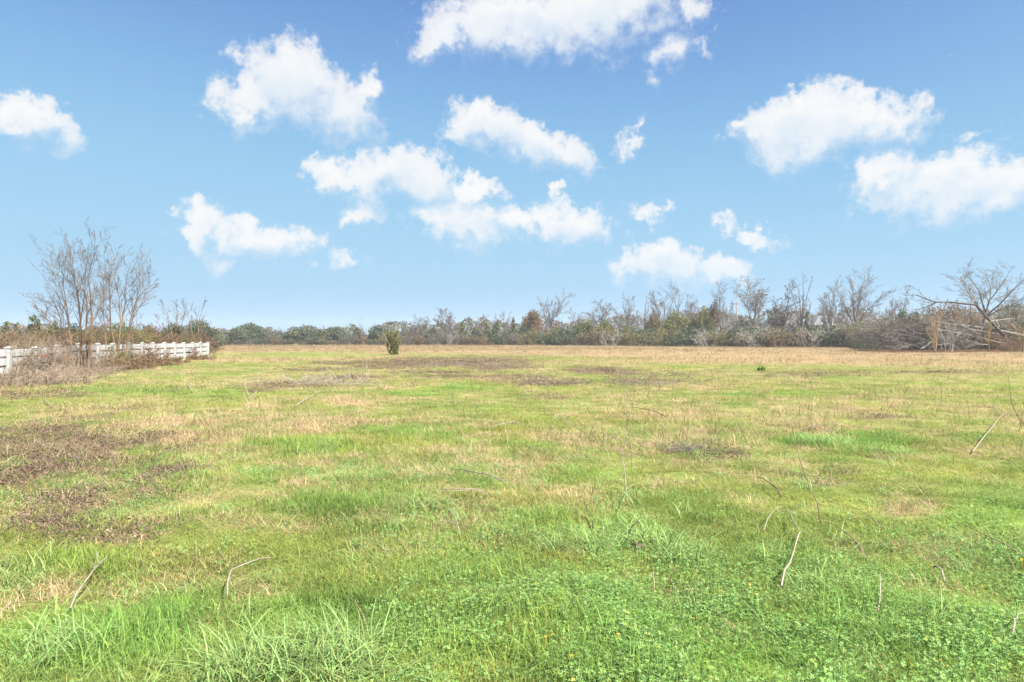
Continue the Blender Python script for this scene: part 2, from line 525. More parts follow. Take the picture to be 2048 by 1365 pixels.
# ================================================================== ground sheet
def ground_material():
    m, w = new_mat('field_soil_and_sward')
    at = w.n('ShaderNodeAttribute', attribute_name='tint', attribute_type='GEOMETRY')
    geo = w.n('ShaderNodeNewGeometry')
    pos = geo.outputs['Position']
    n1 = w.noise(pos, 1.6, 8, .68)
    n2 = w.noise(pos, 14.0, 6, .65)
    n3 = w.noise(pos, .35, 6, .62)
    n4 = w.noise(w.vec('ADD', pos, (31, 17, 5)), .9, 8, .7)
    col = at.outputs['Color']
    f = w.math('MULTIPLY', w.sstep(n1, .25, .75, .62, 1.40, False), w.sstep(n2, .2, .8, .70, 1.30, False))
    f = w.math('MULTIPLY', f, w.sstep(n3, .3, .7, .88, 1.12, False))
    g = w.n('ShaderNodeCombineXYZ')
    for i in range(3):
        w.put(g.inputs[i], f)
    col = w.mixc(1.0, col, g.outputs[0], 'MULTIPLY')
    # strands of straw and of weeds scattered over the sward
    col = w.mixc(w.sstep(n4, .56, .70, 0, .45), col, (.26, .19, .105, 1))
    col = w.mixc(w.sstep(n4, .42, .30, 0, .40), col, (.115, .13, .036, 1))
    d = w.n('ShaderNodeBsdfDiffuse')
    w.put(d.inputs[0], col)
    b = w.n('ShaderNodeBump')
    b.inputs['Strength'].default_value = .8
    b.inputs['Distance'].default_value = .12
    w.put(b.inputs['Height'], w.math('ADD', n1, w.math('MULTIPLY', n2, .4)))
    w.put(d.inputs['Normal'], b.outputs[0])
    o = w.n('ShaderNodeOutputMaterial')
    w.put(o.inputs[0], d.outputs[0])
    return m


def build_ground():
    rad = np.concatenate([[0.02, .3], np.geomspace(.6, 320, 330), np.geomspace(340, 860, 12)])
    front = np.linspace(-50, 50, 430)
    rest = np.linspace(50, 310, 66)[1:-1]
    ang = np.radians(np.concatenate([front, rest]))
    R, A = np.meshgrid(rad, ang, indexing='ij')
    X, Y = R * np.sin(A), R * np.cos(A)
    Z = ground_z(X.ravel(), Y.ravel())
    V = np.stack([X.ravel(), Y.ravel(), Z], 1)
    na = len(ang)
    i, j = np.meshgrid(np.arange(len(rad) - 1), np.arange(na), indexing='ij')
    j2 = (j + 1) % na
    Q = np.stack([i * na + j, i * na + j2, (i + 1) * na + j2, (i + 1) * na + j], -1).reshape(-1, 4)[:, ::-1]
    col = cover(X.ravel(), Y.ravel())[4]
    me = make_mesh('field_ground', V, Q, col, True)
    link('ground', me, ground_material())['kind'] = 'structure'


build_ground()


# ================================================================== tubes, branches and leaves
class Tubes:
    """collects polylines (points, radii) and turns them into one mesh of tapered tubes"""
    def __init__(self):
        self.g = {}

    def add(self, pts, rad, k=3):
        self.g.setdefault((len(pts), k), []).append((pts, rad))

    def arrays(self, off=0):
        VV, QQ = [], []
        for (n, k), items in self.g.items():
            P = np.array([it[0] for it in items], float)
            R = np.array([it[1] for it in items], float)
            T = np.empty_like(P)
            T[:, 1:-1] = P[:, 2:] - P[:, :-2]
            T[:, 0] = P[:, 1] - P[:, 0]
            T[:, -1] = P[:, -1] - P[:, -2]
            T /= np.linalg.norm(T, axis=2, keepdims=True) + 1e-9
            ref = np.zeros_like(T)
            mean = np.abs(T.mean(1))
            ax = np.argmin(mean, 1)
            ref[np.arange(len(P)), :, ax] = 1
            U = np.cross(T, ref)
            U /= np.linalg.norm(U, axis=2, keepdims=True) + 1e-9
            W = np.cross(T, U)
            a = np.arange(k) * 2 * math.pi / k
            ring = P[:, :, None] + R[:, :, None, None] * (np.cos(a)[None, None, :, None] * U[:, :, None] + np.sin(a)[None, None, :, None] * W[:, :, None])
            M = len(P)
            base = (np.arange(M) * n * k)[:, None, None] + (np.arange(n - 1) * k)[None, :, None]
            c = np.arange(k)[None, None, :]
            c2 = (c + 1) % k
            q = np.stack(np.broadcast_arrays(base + c, base + c2, base + k + c2, base + k + c), -1).reshape(-1, 4) + off
            VV.append(ring.reshape(-1, 3))
            QQ.append(q)
            off += M * n * k
            if k == 4:      # cap the tips of the thick ones
                tip = (np.arange(M) * n * k + (n - 1) * k)[:, None] + np.arange(4)[None] + off - M * n * k
                QQ.append(tip)
        return np.concatenate(VV), np.concatenate(QQ)

    def mesh(self, name, smooth=True):
        V, Q = self.arrays()
        return make_mesh(name, V, Q, None, smooth)


def norm(v):
    l = math.sqrt(v[0] * v[0] + v[1] * v[1] + v[2] * v[2]) or 1e-9
    return (v[0] / l, v[1] / l, v[2] / l)


def deflect(d, ang, rnd):
    """direction at an angle to d, around a random side"""
    while True:
        r = (rnd.gauss(0, 1), rnd.gauss(0, 1), rnd.gauss(0, 1))
        dot = r[0] * d[0] + r[1] * d[1] + r[2] * d[2]
        s = norm((r[0] - dot * d[0], r[1] - dot * d[1], r[2] - dot * d[2]))
        break
    c, q = math.cos(ang), math.sin(ang)
    return norm((d[0] * c + s[0] * q, d[1] * c + s[1] * q, d[2] * c + s[2] * q))


def walk(p, d, L, n, wander, trop, rnd):
    pts = [p]
    st = L / (n - 1)
    for _ in range(n - 1):
        d = norm((d[0] + rnd.gauss(0, wander), d[1] + rnd.gauss(0, wander), d[2] + rnd.gauss(0, wander) + trop))
        p = (p[0] + d[0] * st, p[1] + d[1] * st, p[2] + d[2] * st)
        pts.append(p)
    return pts, d


def ramify(out, pts, rads, L, lvl, P, rnd):
    """grow side branches from a polyline; out collects (points, radii, level)"""
    if lvl >= len(P['kids']):
        return
    nk = P['kids'][lvl]
    n = len(pts)
    for i in range(nk):
        t = P['t0'][lvl] + (1 - P['t0'][lvl]) * ((i + rnd.random()) / nk)
        f = t * (n - 1)
        a = min(int(f), n - 2)
        q = f - a
        p = tuple(pts[a][c] * (1 - q) + pts[a + 1][c] * q for c in range(3))
        d = norm(tuple(pts[a + 1][c] - pts[a][c] for c in range(3)))
        r = (rads[a] * (1 - q) + rads[a + 1] * q) * P['rk']
        r = max(r, P['rmin'])
        ll = L * P['ratio'][lvl] * (1.15 - P['fade'] * t) * rnd.uniform(.6, 1.2)
        nd = deflect(d, math.radians(P['ang'][lvl]) * rnd.uniform(.6, 1.35), rnd)
        if nd[2] < P['zmin']:
            nd = norm((nd[0], nd[1], abs(nd[2]) * .5 + .1))
        m = P['pts'][min(lvl, 2)]
        c, _ = walk(p, nd, ll, m, P['wander'], P['trop'], rnd)
        rr = [r + (P['rmin'] * .7 - r) * k / (m - 1) for k in range(m)]
        out.append((c, rr, lvl + 1))
        ramify(out, c, rr, ll, lvl + 1, P, rnd)


STYLE = {
    # limbs, fork height, limb angle range, ...
    'vase': dict(limbs=13, fork=.24, ang=(5, 56), kids=(9, 7, 4), t0=(.25, .15, .1), ratio=(.36, .45, .5), lang=(32, 36, 38), wander=.09, trop=.03, fade=.55),
    'oak': dict(limbs=12, fork=.30, ang=(8, 86), kids=(9, 7, 4), t0=(.25, .15, .1), ratio=(.40, .46, .5), lang=(46, 48, 50), wander=.22, trop=.02, fade=.45),
    'spread': dict(limbs=13, fork=.34, ang=(6, 84), kids=(9, 7, 4), t0=(.25, .15, .1), ratio=(.38, .45, .5), lang=(38, 42, 44), wander=.13, trop=.03, fade=.45),
    'tall': dict(limbs=8, fork=.25, ang=(5, 26), kids=(9, 5, 3), t0=(.1, .15, .15), ratio=(.24, .45, .5), lang=(36, 38, 40), wander=.07, trop=.06, fade=.7),
    'loose': dict(limbs=9, fork=.28, ang=(8, 74), kids=(8, 6, 4), t0=(.2, .15, .1), ratio=(.42, .48, .5), lang=(44, 44, 48), wander=.17, trop=.02, fade=.5),
}


def leaf_quads(C, size, rng, aspect=1.7, up=None):
    """one quad per centre, randomly turned"""
    n = len(C)
    a = rng.normal(size=(n, 3))
    if up is not None:
        a[:, 2] *= up
    a /= np.linalg.norm(a, axis=1, keepdims=True)
    b = np.cross(a, rng.normal(size=(n, 3)))
    b /= np.linalg.norm(b, axis=1, keepdims=True)
    s = (size * rng.uniform(.55, 1.3, n))[:, None]
    a, b = a * s * aspect * .5, b * s * .5
    V = np.stack([C - a, C - b * .9 + a * .1, C + a, C + b * .9 - a * .1], 1).reshape(-1, 3)
    Q = np.arange(4 * n).reshape(-1, 4)
    return V, Q


def tint_of(n, cols, rng, jitter=.22, per=4):
    cols = np.array(cols, float)
    k = rng.integers(0, len(cols), n)
    c = cols[k] * rng.uniform(1 - jitter, 1 + jitter, n)[:, None]
    return np.repeat(c, per, 0)


def bare_tree(u, vtop, wpx, d, style, mat, label, seed, rmin=None, trunk_r=None, leaves=None, lean=0.0, group=None, name='bare_tree'):
    """leafless tree; its height and width come from its outline in the photograph"""
    rnd = random.Random(seed)
    S = STYLE[style]
    x = X_at(u, d)
    zb = gz(x, d) - .08
    Ht = Z_at(vtop, d) - zb
    Wt = wpx / FL * d
    rt = trunk_r or Ht * .017
    rmin = rmin or d * .00013
    P = dict(kids=S['kids'], t0=S['t0'], ratio=S['ratio'], ang=S['lang'], wander=S['wander'], trop=S['trop'], fade=S['fade'], rk=.55, rmin=rmin, zmin=-.25, pts=(5, 3, 2))
    fork = S['fork'] * Ht
    tp, td = walk((0, 0, 0), norm((lean, rnd.uniform(-.04, .04), 1)), fork, 5, .05, .1, rnd)
    tr = [rt * (1.35 - .5 * i / 4) if i == 0 else rt * (1.05 - .3 * i / 4) for i in range(5)]
    out = []
    az0 = rnd.random() * 6.28
    for i in range(S['limbs']):
        a = math.radians(S['ang'][0] + (S['ang'][1] - S['ang'][0]) * ((i + .3) / (S['limbs'] - .4))) * rnd.uniform(.9, 1.1)
        az = az0 + i * 2.399 + rnd.uniform(-.3, .3)
        nd = (math.sin(a) * math.cos(az), math.sin(a) * math.sin(az), math.cos(a))
        ti = 4 if i < S['limbs'] * .6 else 3
        zr, xr = Ht - fork, Wt * .5
        ll = rnd.uniform(.80, 1.0) / math.sqrt((math.cos(a) / zr) ** 2 + (math.sin(a) / xr) ** 2)
        c, _ = walk(tp[ti], nd, ll, 7, S['wander'], S['trop'], rnd)
        r0 = rt * rnd.uniform(.30, .58)
        rr = [r0 + (rmin - r0) * k / 6 for k in range(7)]
        out.append((c, rr, 0))
        ramify(out, c, rr, ll, 0, P, rnd)
    # fit the crown to its outline
    allp = np.array([p for c, _, _ in out for p in c])
    z1 = np.percentile(allp[:, 2], 99.6)
    x0, x1 = np.percentile(allp[:, 0], [1.2, 98.8])
    y0, y1 = np.percentile(allp[:, 1], [1.2, 98.8])
    kz = (Ht - fork) / (z1 - fork)
    kx, ky = Wt / (x1 - x0), Wt / (y1 - y0)
    cx = (x0 + x1) / 2

    def fit(p):
        h = min(1.0, max(0.0, (p[2] - fork * .8) / (fork * .6)))
        z = p[2] if p[2] < fork else fork + (p[2] - fork) * kz
        ex, ey = 1 + (kx - 1) * h, 1 + (ky - 1) * h
        return ((p[0] - cx * h) * ex, p[1] * ey, z)
    root = empty(name, (x, d, zb), label, 'tree', group)
    tt = Tubes()
    tt.add([fit(p) for p in tp], tr, 6)
    big = Tubes()
    for c, rr, lv in out:
        big.add([fit(p) for p in c], rr, 5 if lv == 0 else 3)
    link('trunk', tt.mesh('trunk'), mat, root)
    link('crown', big.mesh('crown'), mat, root)
    if leaves:
        rng = np.random.default_rng(seed)
        tips = np.array([fit(c[-1]) for c, _, lv in out if lv >= 2])
        pick = tips[rng.integers(0, len(tips), leaves[0])] + rng.normal(size=(leaves[0], 3)) * .35
        V, Q = leaf_quads(pick, np.full(len(pick), leaves[1]), rng)
        link('dry_foliage', make_mesh('dry_foliage', V, Q, tint_of(len(Q), leaves[2], rng)), M_LEAF, root)
    return root


GREENS = {  # reflectance of each kind of foliage
    'oak': [(0.088, 0.107, 0.065), (0.110, 0.130, 0.077), (0.069, 0.085, 0.056), (0.131, 0.144, 0.094)],
    'grey': [(0.108, 0.110, 0.083), (0.135, 0.128, 0.097), (0.125, 0.135, 0.100)],
    'cedar': [(0.094, 0.122, 0.045), (0.122, 0.140, 0.050), (0.075, 0.100, 0.045), (0.150, 0.147, 0.062)],
    'olive': [(0.131, 0.128, 0.045), (0.158, 0.144, 0.054), (0.104, 0.108, 0.041), (0.125, 0.138, 0.062)],
    'yellow': [(0.180, 0.167, 0.054), (0.149, 0.149, 0.050), (0.117, 0.124, 0.045)],
    'rust': [(0.189, 0.113, 0.059), (0.225, 0.140, 0.072), (0.149, 0.108, 0.059), (0.135, 0.117, 0.063)],
    'drab': [(.125, .098, .056), (.15, .115, .068), (.10, .092, .05), (.115, .108, .055)],
    'tan': [(0.243, 0.180, 0.104), (0.279, 0.203, 0.126), (0.198, 0.158, 0.090)],
    'bright': [(0.090, 0.198, 0.023), (0.117, 0.243, 0.032), (0.072, 0.153, 0.027)],
    'dark': [(0.062, 0.085, 0.050), (0.083, 0.105, 0.057), (0.100, 0.120, 0.062)],
}


def crown_points(n, Ht, Wt, base, shape, rng):
    """leaf positions for a crown of uneven lobes"""
    if shape == 'dome':
        k = max(7, int(9 + Wt * .6))
        a = rng.random(k) * 6.283
        r = np.sqrt(rng.random(k)) * .36 * Wt
        z = base + (Ht - base) * (.30 + .45 * rng.random(k) * np.sqrt(np.maximum(0, 1 - (r / (.52 * Wt)) ** 2)))
        L = np.stack([r * np.cos(a), r * np.sin(a), z], 1)
        S = np.stack([Wt * rng.uniform(.14, .24, k)] * 2 + [(Ht - base) * rng.uniform(.17, .27, k)], 1)
        L[0] = (rng.normal() * .05 * Wt, 0, Ht - (Ht - base) * .24)
        S[0] = (Wt * .22, Wt * .22, (Ht - base) * .26)
    elif shape == 'cone':
        k = 16
        t = (np.arange(k) + rng.random(k)) / k
        rr = Wt * .34 * (1 - t * .86)
        a = rng.random(k) * 6.283
        L = np.stack([rr * np.cos(a) * .8, rr * np.sin(a) * .8, base + (Ht - base) * t * .95], 1)
        s = Wt * (.22 - .15 * t) * rng.uniform(.8, 1.25, k)
        S = np.stack([s, s, np.maximum(s * 1.1, (Ht - base) * .07)], 1)
    else:  # 'mound', down to the ground
        k = max(8, int(8 + Wt * .7))
        a = rng.random(k) * 6.283
        r = np.sqrt(rng.random(k)) * .38 * Wt
        z = (Ht * (.18 + .52 * rng.random(k))) * np.sqrt(np.maximum(.15, 1 - (r / (.55 * Wt)) ** 2))
        L = np.stack([r * np.cos(a), r * np.sin(a), z], 1)
        S = np.stack([Wt * rng.uniform(.13, .22, k)] * 2 + [Ht * rng.uniform(.18, .28, k)], 1)
        L[0] = (0, 0, Ht * .72)
        S[0] = (Wt * .18, Wt * .18, Ht * .26)
    wts = S[:, 0] * S[:, 1] * S[:, 2]
    i = rng.choice(len(L), n, p=wts / wts.sum())
    v = rng.normal(size=(n, 3))
    v /= np.linalg.norm(v, axis=1, keepdims=True)
    rad = rng.random(n) ** .42 * rng.choice([1.0, 1.0, 1.18], n)
    p = L[i] + v * S[i] * rad[:, None]
    # gaps: drop what falls in a few holes
    keep = vnoise(p[:, 0] * 1.1 / max(.6, Wt / 8) + 50, p[:, 2] * 1.3 / max(.6, Ht / 6) + p[:, 1] * .6 + 20, 3) > .26
    p = p[keep]
    p[:, 2] = np.maximum(p[:, 2], .05)
    return p, i[keep], L


def leafy(u, vtop, wpx, d, shape, green, label, seed, n=3000, leaf=None, base=.12, name='evergreen_tree', mat=None, cat='tree', group=None):
    rng = np.random.default_rng(seed)
    rnd = random.Random(seed)
    x = X_at(u, d)
    zb = gz(x, d) - .05
    Ht, Wt = Z_at(vtop, d) - zb, wpx / FL * d
    p, lobe, L = crown_points(n, Ht * .98, Wt, Ht * base if shape != 'mound' else 0, shape, rng)
    leaf = leaf or d * .0021
    V, Q = leaf_quads(p, np.full(len(p), leaf), rng)
    cols = np.array(GREENS[green])
    lobe_tone = rng.integers(0, len(cols), len(L))
    c = cols[lobe_tone[lobe]] * .6 + cols[rng.integers(0, len(cols), len(p))] * .4
    c *= rng.uniform(.78, 1.28, len(p))[:, None]
    root = empty(name, (x, d, zb), label, cat, group)
    link('crown' if cat == 'tree' else 'foliage', make_mesh('crown', V, Q, np.repeat(c, 4, 0)), M_LEAF, root)
    tb = Tubes()
    mat = mat or M_GREY
    r = max(.07, Ht * .020)
    if cat == 'tree':
        tp, _ = walk((0, 0, 0), (rnd.uniform(-.1, .1), 0, 1), Ht * .6, 5, .06, .1, rnd)
        tb.add(tp, [r * 1.3, r, r * .8, r * .6, r * .4], 5)
    else:
        tp = [(0, 0, 0)] * 3
    for j in range(min(len(L), 12)):
        s = tp[min(len(tp) - 1, 1 + j % 3)]
        e = tuple(L[j])
        m = tuple((s[c2] + e[c2]) / 2 + rnd.gauss(0, .04) * Wt for c2 in range(3))
        m = (m[0], m[1], max(m[2], .1))
        tb.add([s, m, e], [r * .45, r * .3, r * .12], 3)
    link('trunk' if cat == 'tree' else 'stem', tb.mesh('trunk'), mat, root)
    return root


def twig_shrub_mesh(seed, Ht, Wt, stems, mat, rmin, kids=(5, 3), spread=38, wander=.16, droop=.0, leaves=None, name='shrub'):
    """leafless thicket: many thin stems from the ground, each with side twigs. Returns (twigs mesh, leaves mesh or None)"""
    rnd = random.Random(seed)
    tb = Tubes()
    tips = []
    P = dict(kids=kids, t0=(.15, .2), ratio=(.45, .5), ang=(38, 44), wander=wander, trop=.03 - droop, fade=.4, rk=.6, rmin=rmin, zmin=-.4, pts=(5, 4, 3))
    for _ in range(stems):
        a = rnd.random() * 6.283
        r = math.sqrt(rnd.random()) * Wt * .42
        p = (r * math.cos(a), r * math.sin(a), 0)
        th = math.radians(abs(rnd.gauss(0, spread)) * .7)
        az = a + rnd.gauss(0, .9)
        dd = (math.sin(th) * math.cos(az), math.sin(th) * math.sin(az), math.cos(th))
        ll = Ht * rnd.uniform(.55, 1.08) * (1 - .4 * (r / (Wt * .5)))
        c, _ = walk(p, dd, ll, 6, wander, .04 - droop, rnd)
        c = [(q[0], q[1], max(q[2], -.05)) for q in c]
        r0 = rmin * rnd.uniform(1.4, 2.6)
        rr = [r0 + (rmin * .7 - r0) * k / 5 for k in range(6)]
        tb.add(c, rr, 3)
        out = []
        ramify(out, c, rr, ll, 0, P, rnd)
        for cc, r2, lv in out:
            tb.add([(q[0], q[1], max(q[2], .0)) for q in cc], r2, 3)
            tips.append(cc[-1])
    me = tb.mesh(name + '_twigs')
    me.materials.append(mat)
    ml = None
    if leaves:
        rng = np.random.default_rng(seed)
        tips = np.array(tips)
        q = tips[rng.integers(0, len(tips), leaves[0])] + rng.normal(size=(leaves[0], 3)) * leaves[1]
        q[:, 2] = np.maximum(q[:, 2], .03)
        V, Q = leaf_quads(q, np.full(len(q), leaves[1]), rng)
        ml = make_mesh(name + '_leaves', V, Q, tint_of(len(Q), GREENS[leaves[2]], rng))
        ml.materials.append(M_LEAF)
    return me, ml


def shrub(meshes, x, y, label, name, s=(1, 1, 1), rot=0.0, group=None, cat='shrub', dz=-.04):
    root = empty(name, (x, y, gz(x, y) + dz), label, cat, group)
    root.rotation_euler[2] = rot
    root.scale = s
    link('twigs', meshes[0], None, root)
    if meshes[1] is not None:
        link('foliage', meshes[1], None, root)
    return root


# ================================================================== the far-off wood behind the tree line
def distant_wood():
    rng = np.random.default_rng(77)
    n = 34000
    u = rng.uniform(-300, 2400, n)
    d = rng.uniform(225, 275, n)
    top = np.interp(u, [-300, 0, 300, 440, 470, 560, 640, 760, 900, 1050, 1250, 1500, 1800, 2400], [652, 652, 660, 667, 664, 662, 660, 655, 648, 640, 630, 628, 622, 622])
    top = top + 3 + (fbm(u * .03, u * 0 + 3, 8, 4) - .5) * 48
    v = 690 - (690 - top) * rng.random(n) ** .75
    C = np.stack([(u - 1024) / FL * d, d, H + (V0 - v) / FL * d], 1)
    C[:, 2] = np.maximum(C[:, 2], .1)
    V, Q = leaf_quads(C, np.full(n, .62), rng, 2.2)
    tone = fbm(u * .012, v * .02, 9, 2)
    c = np.where(tone[:, None] > .52, np.array([.100, .102, .064]), np.array([.135, .118, .090])) * rng.uniform(.75, 1.3, n)[:, None]
    o = link('distant_wood', make_mesh('distant_wood', V, Q, np.repeat(c, 4, 0)), M_LEAF)
    tag(o, 'grey brown wood far off behind the tree line', None, None, 'stuff')
    # bare boles and branches standing in it
    rnd = random.Random(5)
    tb = Tubes()
    for _ in range(900):
        uu = rnd.uniform(-200, 2300)
        dd = rnd.uniform(222, 270)
        tp = float(np.interp(uu, [-200, 440, 760, 1250, 2300], [655, 668, 655, 628, 612])) + rnd.uniform(-10, 16)
        x = X_at(uu, dd)
        hh = Z_at(tp, dd)
        c, _ = walk((x, dd, 0), (rnd.gauss(0, .08), 0, 1), hh, 5, .09, .05, rnd)
        tb.add(c, [.12, .10, .08, .06, .04], 3)
        for _k in range(5):
            q = c[rnd.randint(2, 3)]
            e, _ = walk(q, (rnd.gauss(0, .6), rnd.gauss(0, .6), .8), hh * rnd.uniform(.2, .4), 4, .15, .03, rnd)
            tb.add(e, [.06, .05, .04, .03], 3)
    o = link('distant_wood', tb.mesh('distant_boles'), M_GREY)
    tag(o, 'bare grey stems of the far-off wood', None, None, 'stuff')


distant_wood()

# ================================================================== house and shed behind the trees
M_ROOF = surface('grey_shingle', (.085, .088, .095), (.13, .133, .142), 9, .85)
M_WALL = surface('pale_siding', (.25, .245, .23), (.31, .305, .29), 3, .8)
M_GLASS = surface('dark_glass', (.03, .035, .04), (.05, .055, .06), 2, .12, spec=.5)
M_WHITE = surface('weathered_white_paint', (.26, .255, .24), (.45, .445, .44), 2.2, .55, .15, (1, 1, .35))
M_WOODG = surface('grey_board', (.15, .14, .125), (.22, .205, .185), 5, .85, .2, (1, 1, .2))
M_RED = surface('faded_red_paint', (.20, .08, .058), (.26, .115, .085), 5, .7, .2)
M_POLE = bark_material('pole_wood', (.13, .10, .08), (.22, .18, .14), 4)


def quads_mesh(name, faces):
    V, Q = [], []
    for f in faces:
        b = len(V)
        V += [tuple(p) for p in f]
        Q.append([b, b + 1, b + 2, b + 3] if len(f) == 4 else [b, b + 1, b + 2, b + 2])
    me = bpy.data.meshes.new(name)
    me.from_pydata(V, [], [tuple(dict.fromkeys(q)) for q in Q])
    me.update()
    return me


def box_faces(x0, x1, y0, y1, z0, z1):
    a = [(x0, y0, z0), (x1, y0, z0), (x1, y1, z0), (x0, y1, z0), (x0, y0, z1), (x1, y0, z1), (x1, y1, z1), (x0, y1, z1)]
    return [[a[i] for i in f] for f in ((0, 3, 2, 1), (4, 5, 6, 7), (0, 1, 5, 4), (1, 2, 6, 5), (2, 3, 7, 6), (3, 0, 4, 7))]


def box_mesh(name, *b): return quads_mesh(name, box_faces(*b))


def house():
    d = 178.0
    x0, x1 = X_at(1632, d), X_at(1716, d)
    ze, zr = Z_at(649, d), Z_at(630, d)
    o = 0.7
    root = empty('house', ((x0 + x1) / 2, d + 5, 0), 'pale house under a grey hipped roof, half hidden behind bare trees', 'house')
    w = (x1 - x0) / 2
    faces = box_faces(-w, w, -5, 5, -.1, ze)
    link('wall', quads_mesh('house_wall', [f for i, f in enumerate(faces) if i != 1]), M_WALL, root)
    e = [(-w - o, -5 - o, ze), (w + o, -5 - o, ze), (w + o, 5 + o, ze), (-w - o, 5 + o, ze)]
    r1, r2 = (-w + 3.0, 0, zr), (w - 3.0, 0, zr)
    link('roof', quads_mesh('hip_roof', [[e[0], e[1], r2, r1], [e[2], e[3], r1, r2], [e[1], e[2], r2], [e[3], e[0], r1], [(p[0], p[1], p[2] - .004) for p in (e[3], e[2], e[1], e[0])]]), M_ROOF, root)
    link('fascia', quads_mesh('fascia', sum((box_faces(*b) for b in ((-w - o, w + o, -5 - o - .04, -5 - o - .003, ze - .22, ze + .02), (-w - o - .04, -w - o - .003, -5 - o, 5 + o, ze - .22, ze + .02))), [])), M_WHITE, root)
    for k, cx in enumerate((-w + 1.6, 0.4, w - 1.8)):
        f = link('window', quads_mesh('house_window', [b for bb in ((cx - .62, cx - .5, -5.06, -5.003, .9, 2.3), (cx + .5, cx + .62, -5.06, -5.003, .9, 2.3), (cx - .5, cx + .5, -5.06, -5.003, 2.18, 2.3), (cx - .5, cx + .5, -5.06, -5.003, .9, 1.02)) for b in box_faces(*bb)]), M_WHITE, root)
        link('pane', box_mesh('house_pane', cx - .5, cx + .5, -5.03, -5.004, 1.02, 2.18), M_GLASS, f)


def shed():
    d = 128.0
    x0, x1 = X_at(1806, d), X_at(1866, d)
    ze, zr = Z_at(656, d), Z_at(639, d)
    root = empty('shed', ((x0 + x1) / 2, d + 3, 0), 'low shed with a blue grey roof seen through the fallen branches', 'shed')
    w = (x1 - x0) / 2
    link('wall', quads_mesh('shed_wall', [f for i, f in enumerate(box_faces(-w, w, -2, 2, -.1, ze)) if i != 1] + [[(-w, -2, ze), (-w, 2, ze), (-w, 0, zr)], [(w, 2, ze), (w, -2, ze), (w, 0, zr)]]), M_WALL, root)
    o = .35
    link('roof', quads_mesh('shed_roof', [[(-w - o, -2 - o, ze - .08), (w + o, -2 - o, ze - .08), (w + o, 0, zr + .07), (-w - o, 0, zr + .07)], [(w + o, 2 + o, ze - .08), (-w - o, 2 + o, ze - .08), (-w - o, 0, zr + .07), (w + o, 0, zr + .07)]]), M_ROOF, root)
    link('door', box_mesh('shed_door', -w + .8, -w + 1.8, -2.06, -2.003, 0, 2.0), M_WOODG, root)


def board_fence():
    d = 150.0
    x0, x1 = X_at(1544, d), X_at(1608, d)
    z1 = Z_at(662, d)
    root = empty('board_fence', ((x0 + x1) / 2, d, 0), 'grey upright board fence behind the ivy covered trunk', 'fence')
    w = (x1 - x0) / 2
    n = 34
    bw = 2 * w / n
    mes = [box_mesh('fence_board', 0, bw - .012, -.011, .011, -.05, z1 - .05 + .03 * k) for k in range(3)]
    for i in range(n):
        link('board', mes[(i * 7) % 3], M_WOODG, root, (-w + i * bw, 0, 0))
    for z in (.5, z1 - .5):
        link('rail', box_mesh('fence_rail', -w, w, .013, .05, z - .045, z + .045), M_WOODG, root)


def utility_pole():
    d = 172.0
    x = X_at(1473, d)
    root = empty('utility_pole', (x, d, -.3), 'slim wooden utility pole between the bare trees', 'utility pole')
    h = Z_at(603, d) + .3
    t = Tubes()
    t.add([(0, 0, 0), (0.02, 0, h * .5), (0, 0, h)], [.16, .14, .11], 4)
    link('pole', t.mesh('utility_pole'), M_POLE, root)
    link('crossarm', box_mesh('crossarm', -1.0, 1.0, -.17, -.112, h - .75, h - .62), M_POLE, root)
    for i in (-.85, -.35, .35, .85):
        link('insulator', box_mesh('insulator', i - .04, i + .04, -.18, -.10, h - .618, h - .48), M_WALL, root)


house()
shed()
board_fence()
utility_pole()

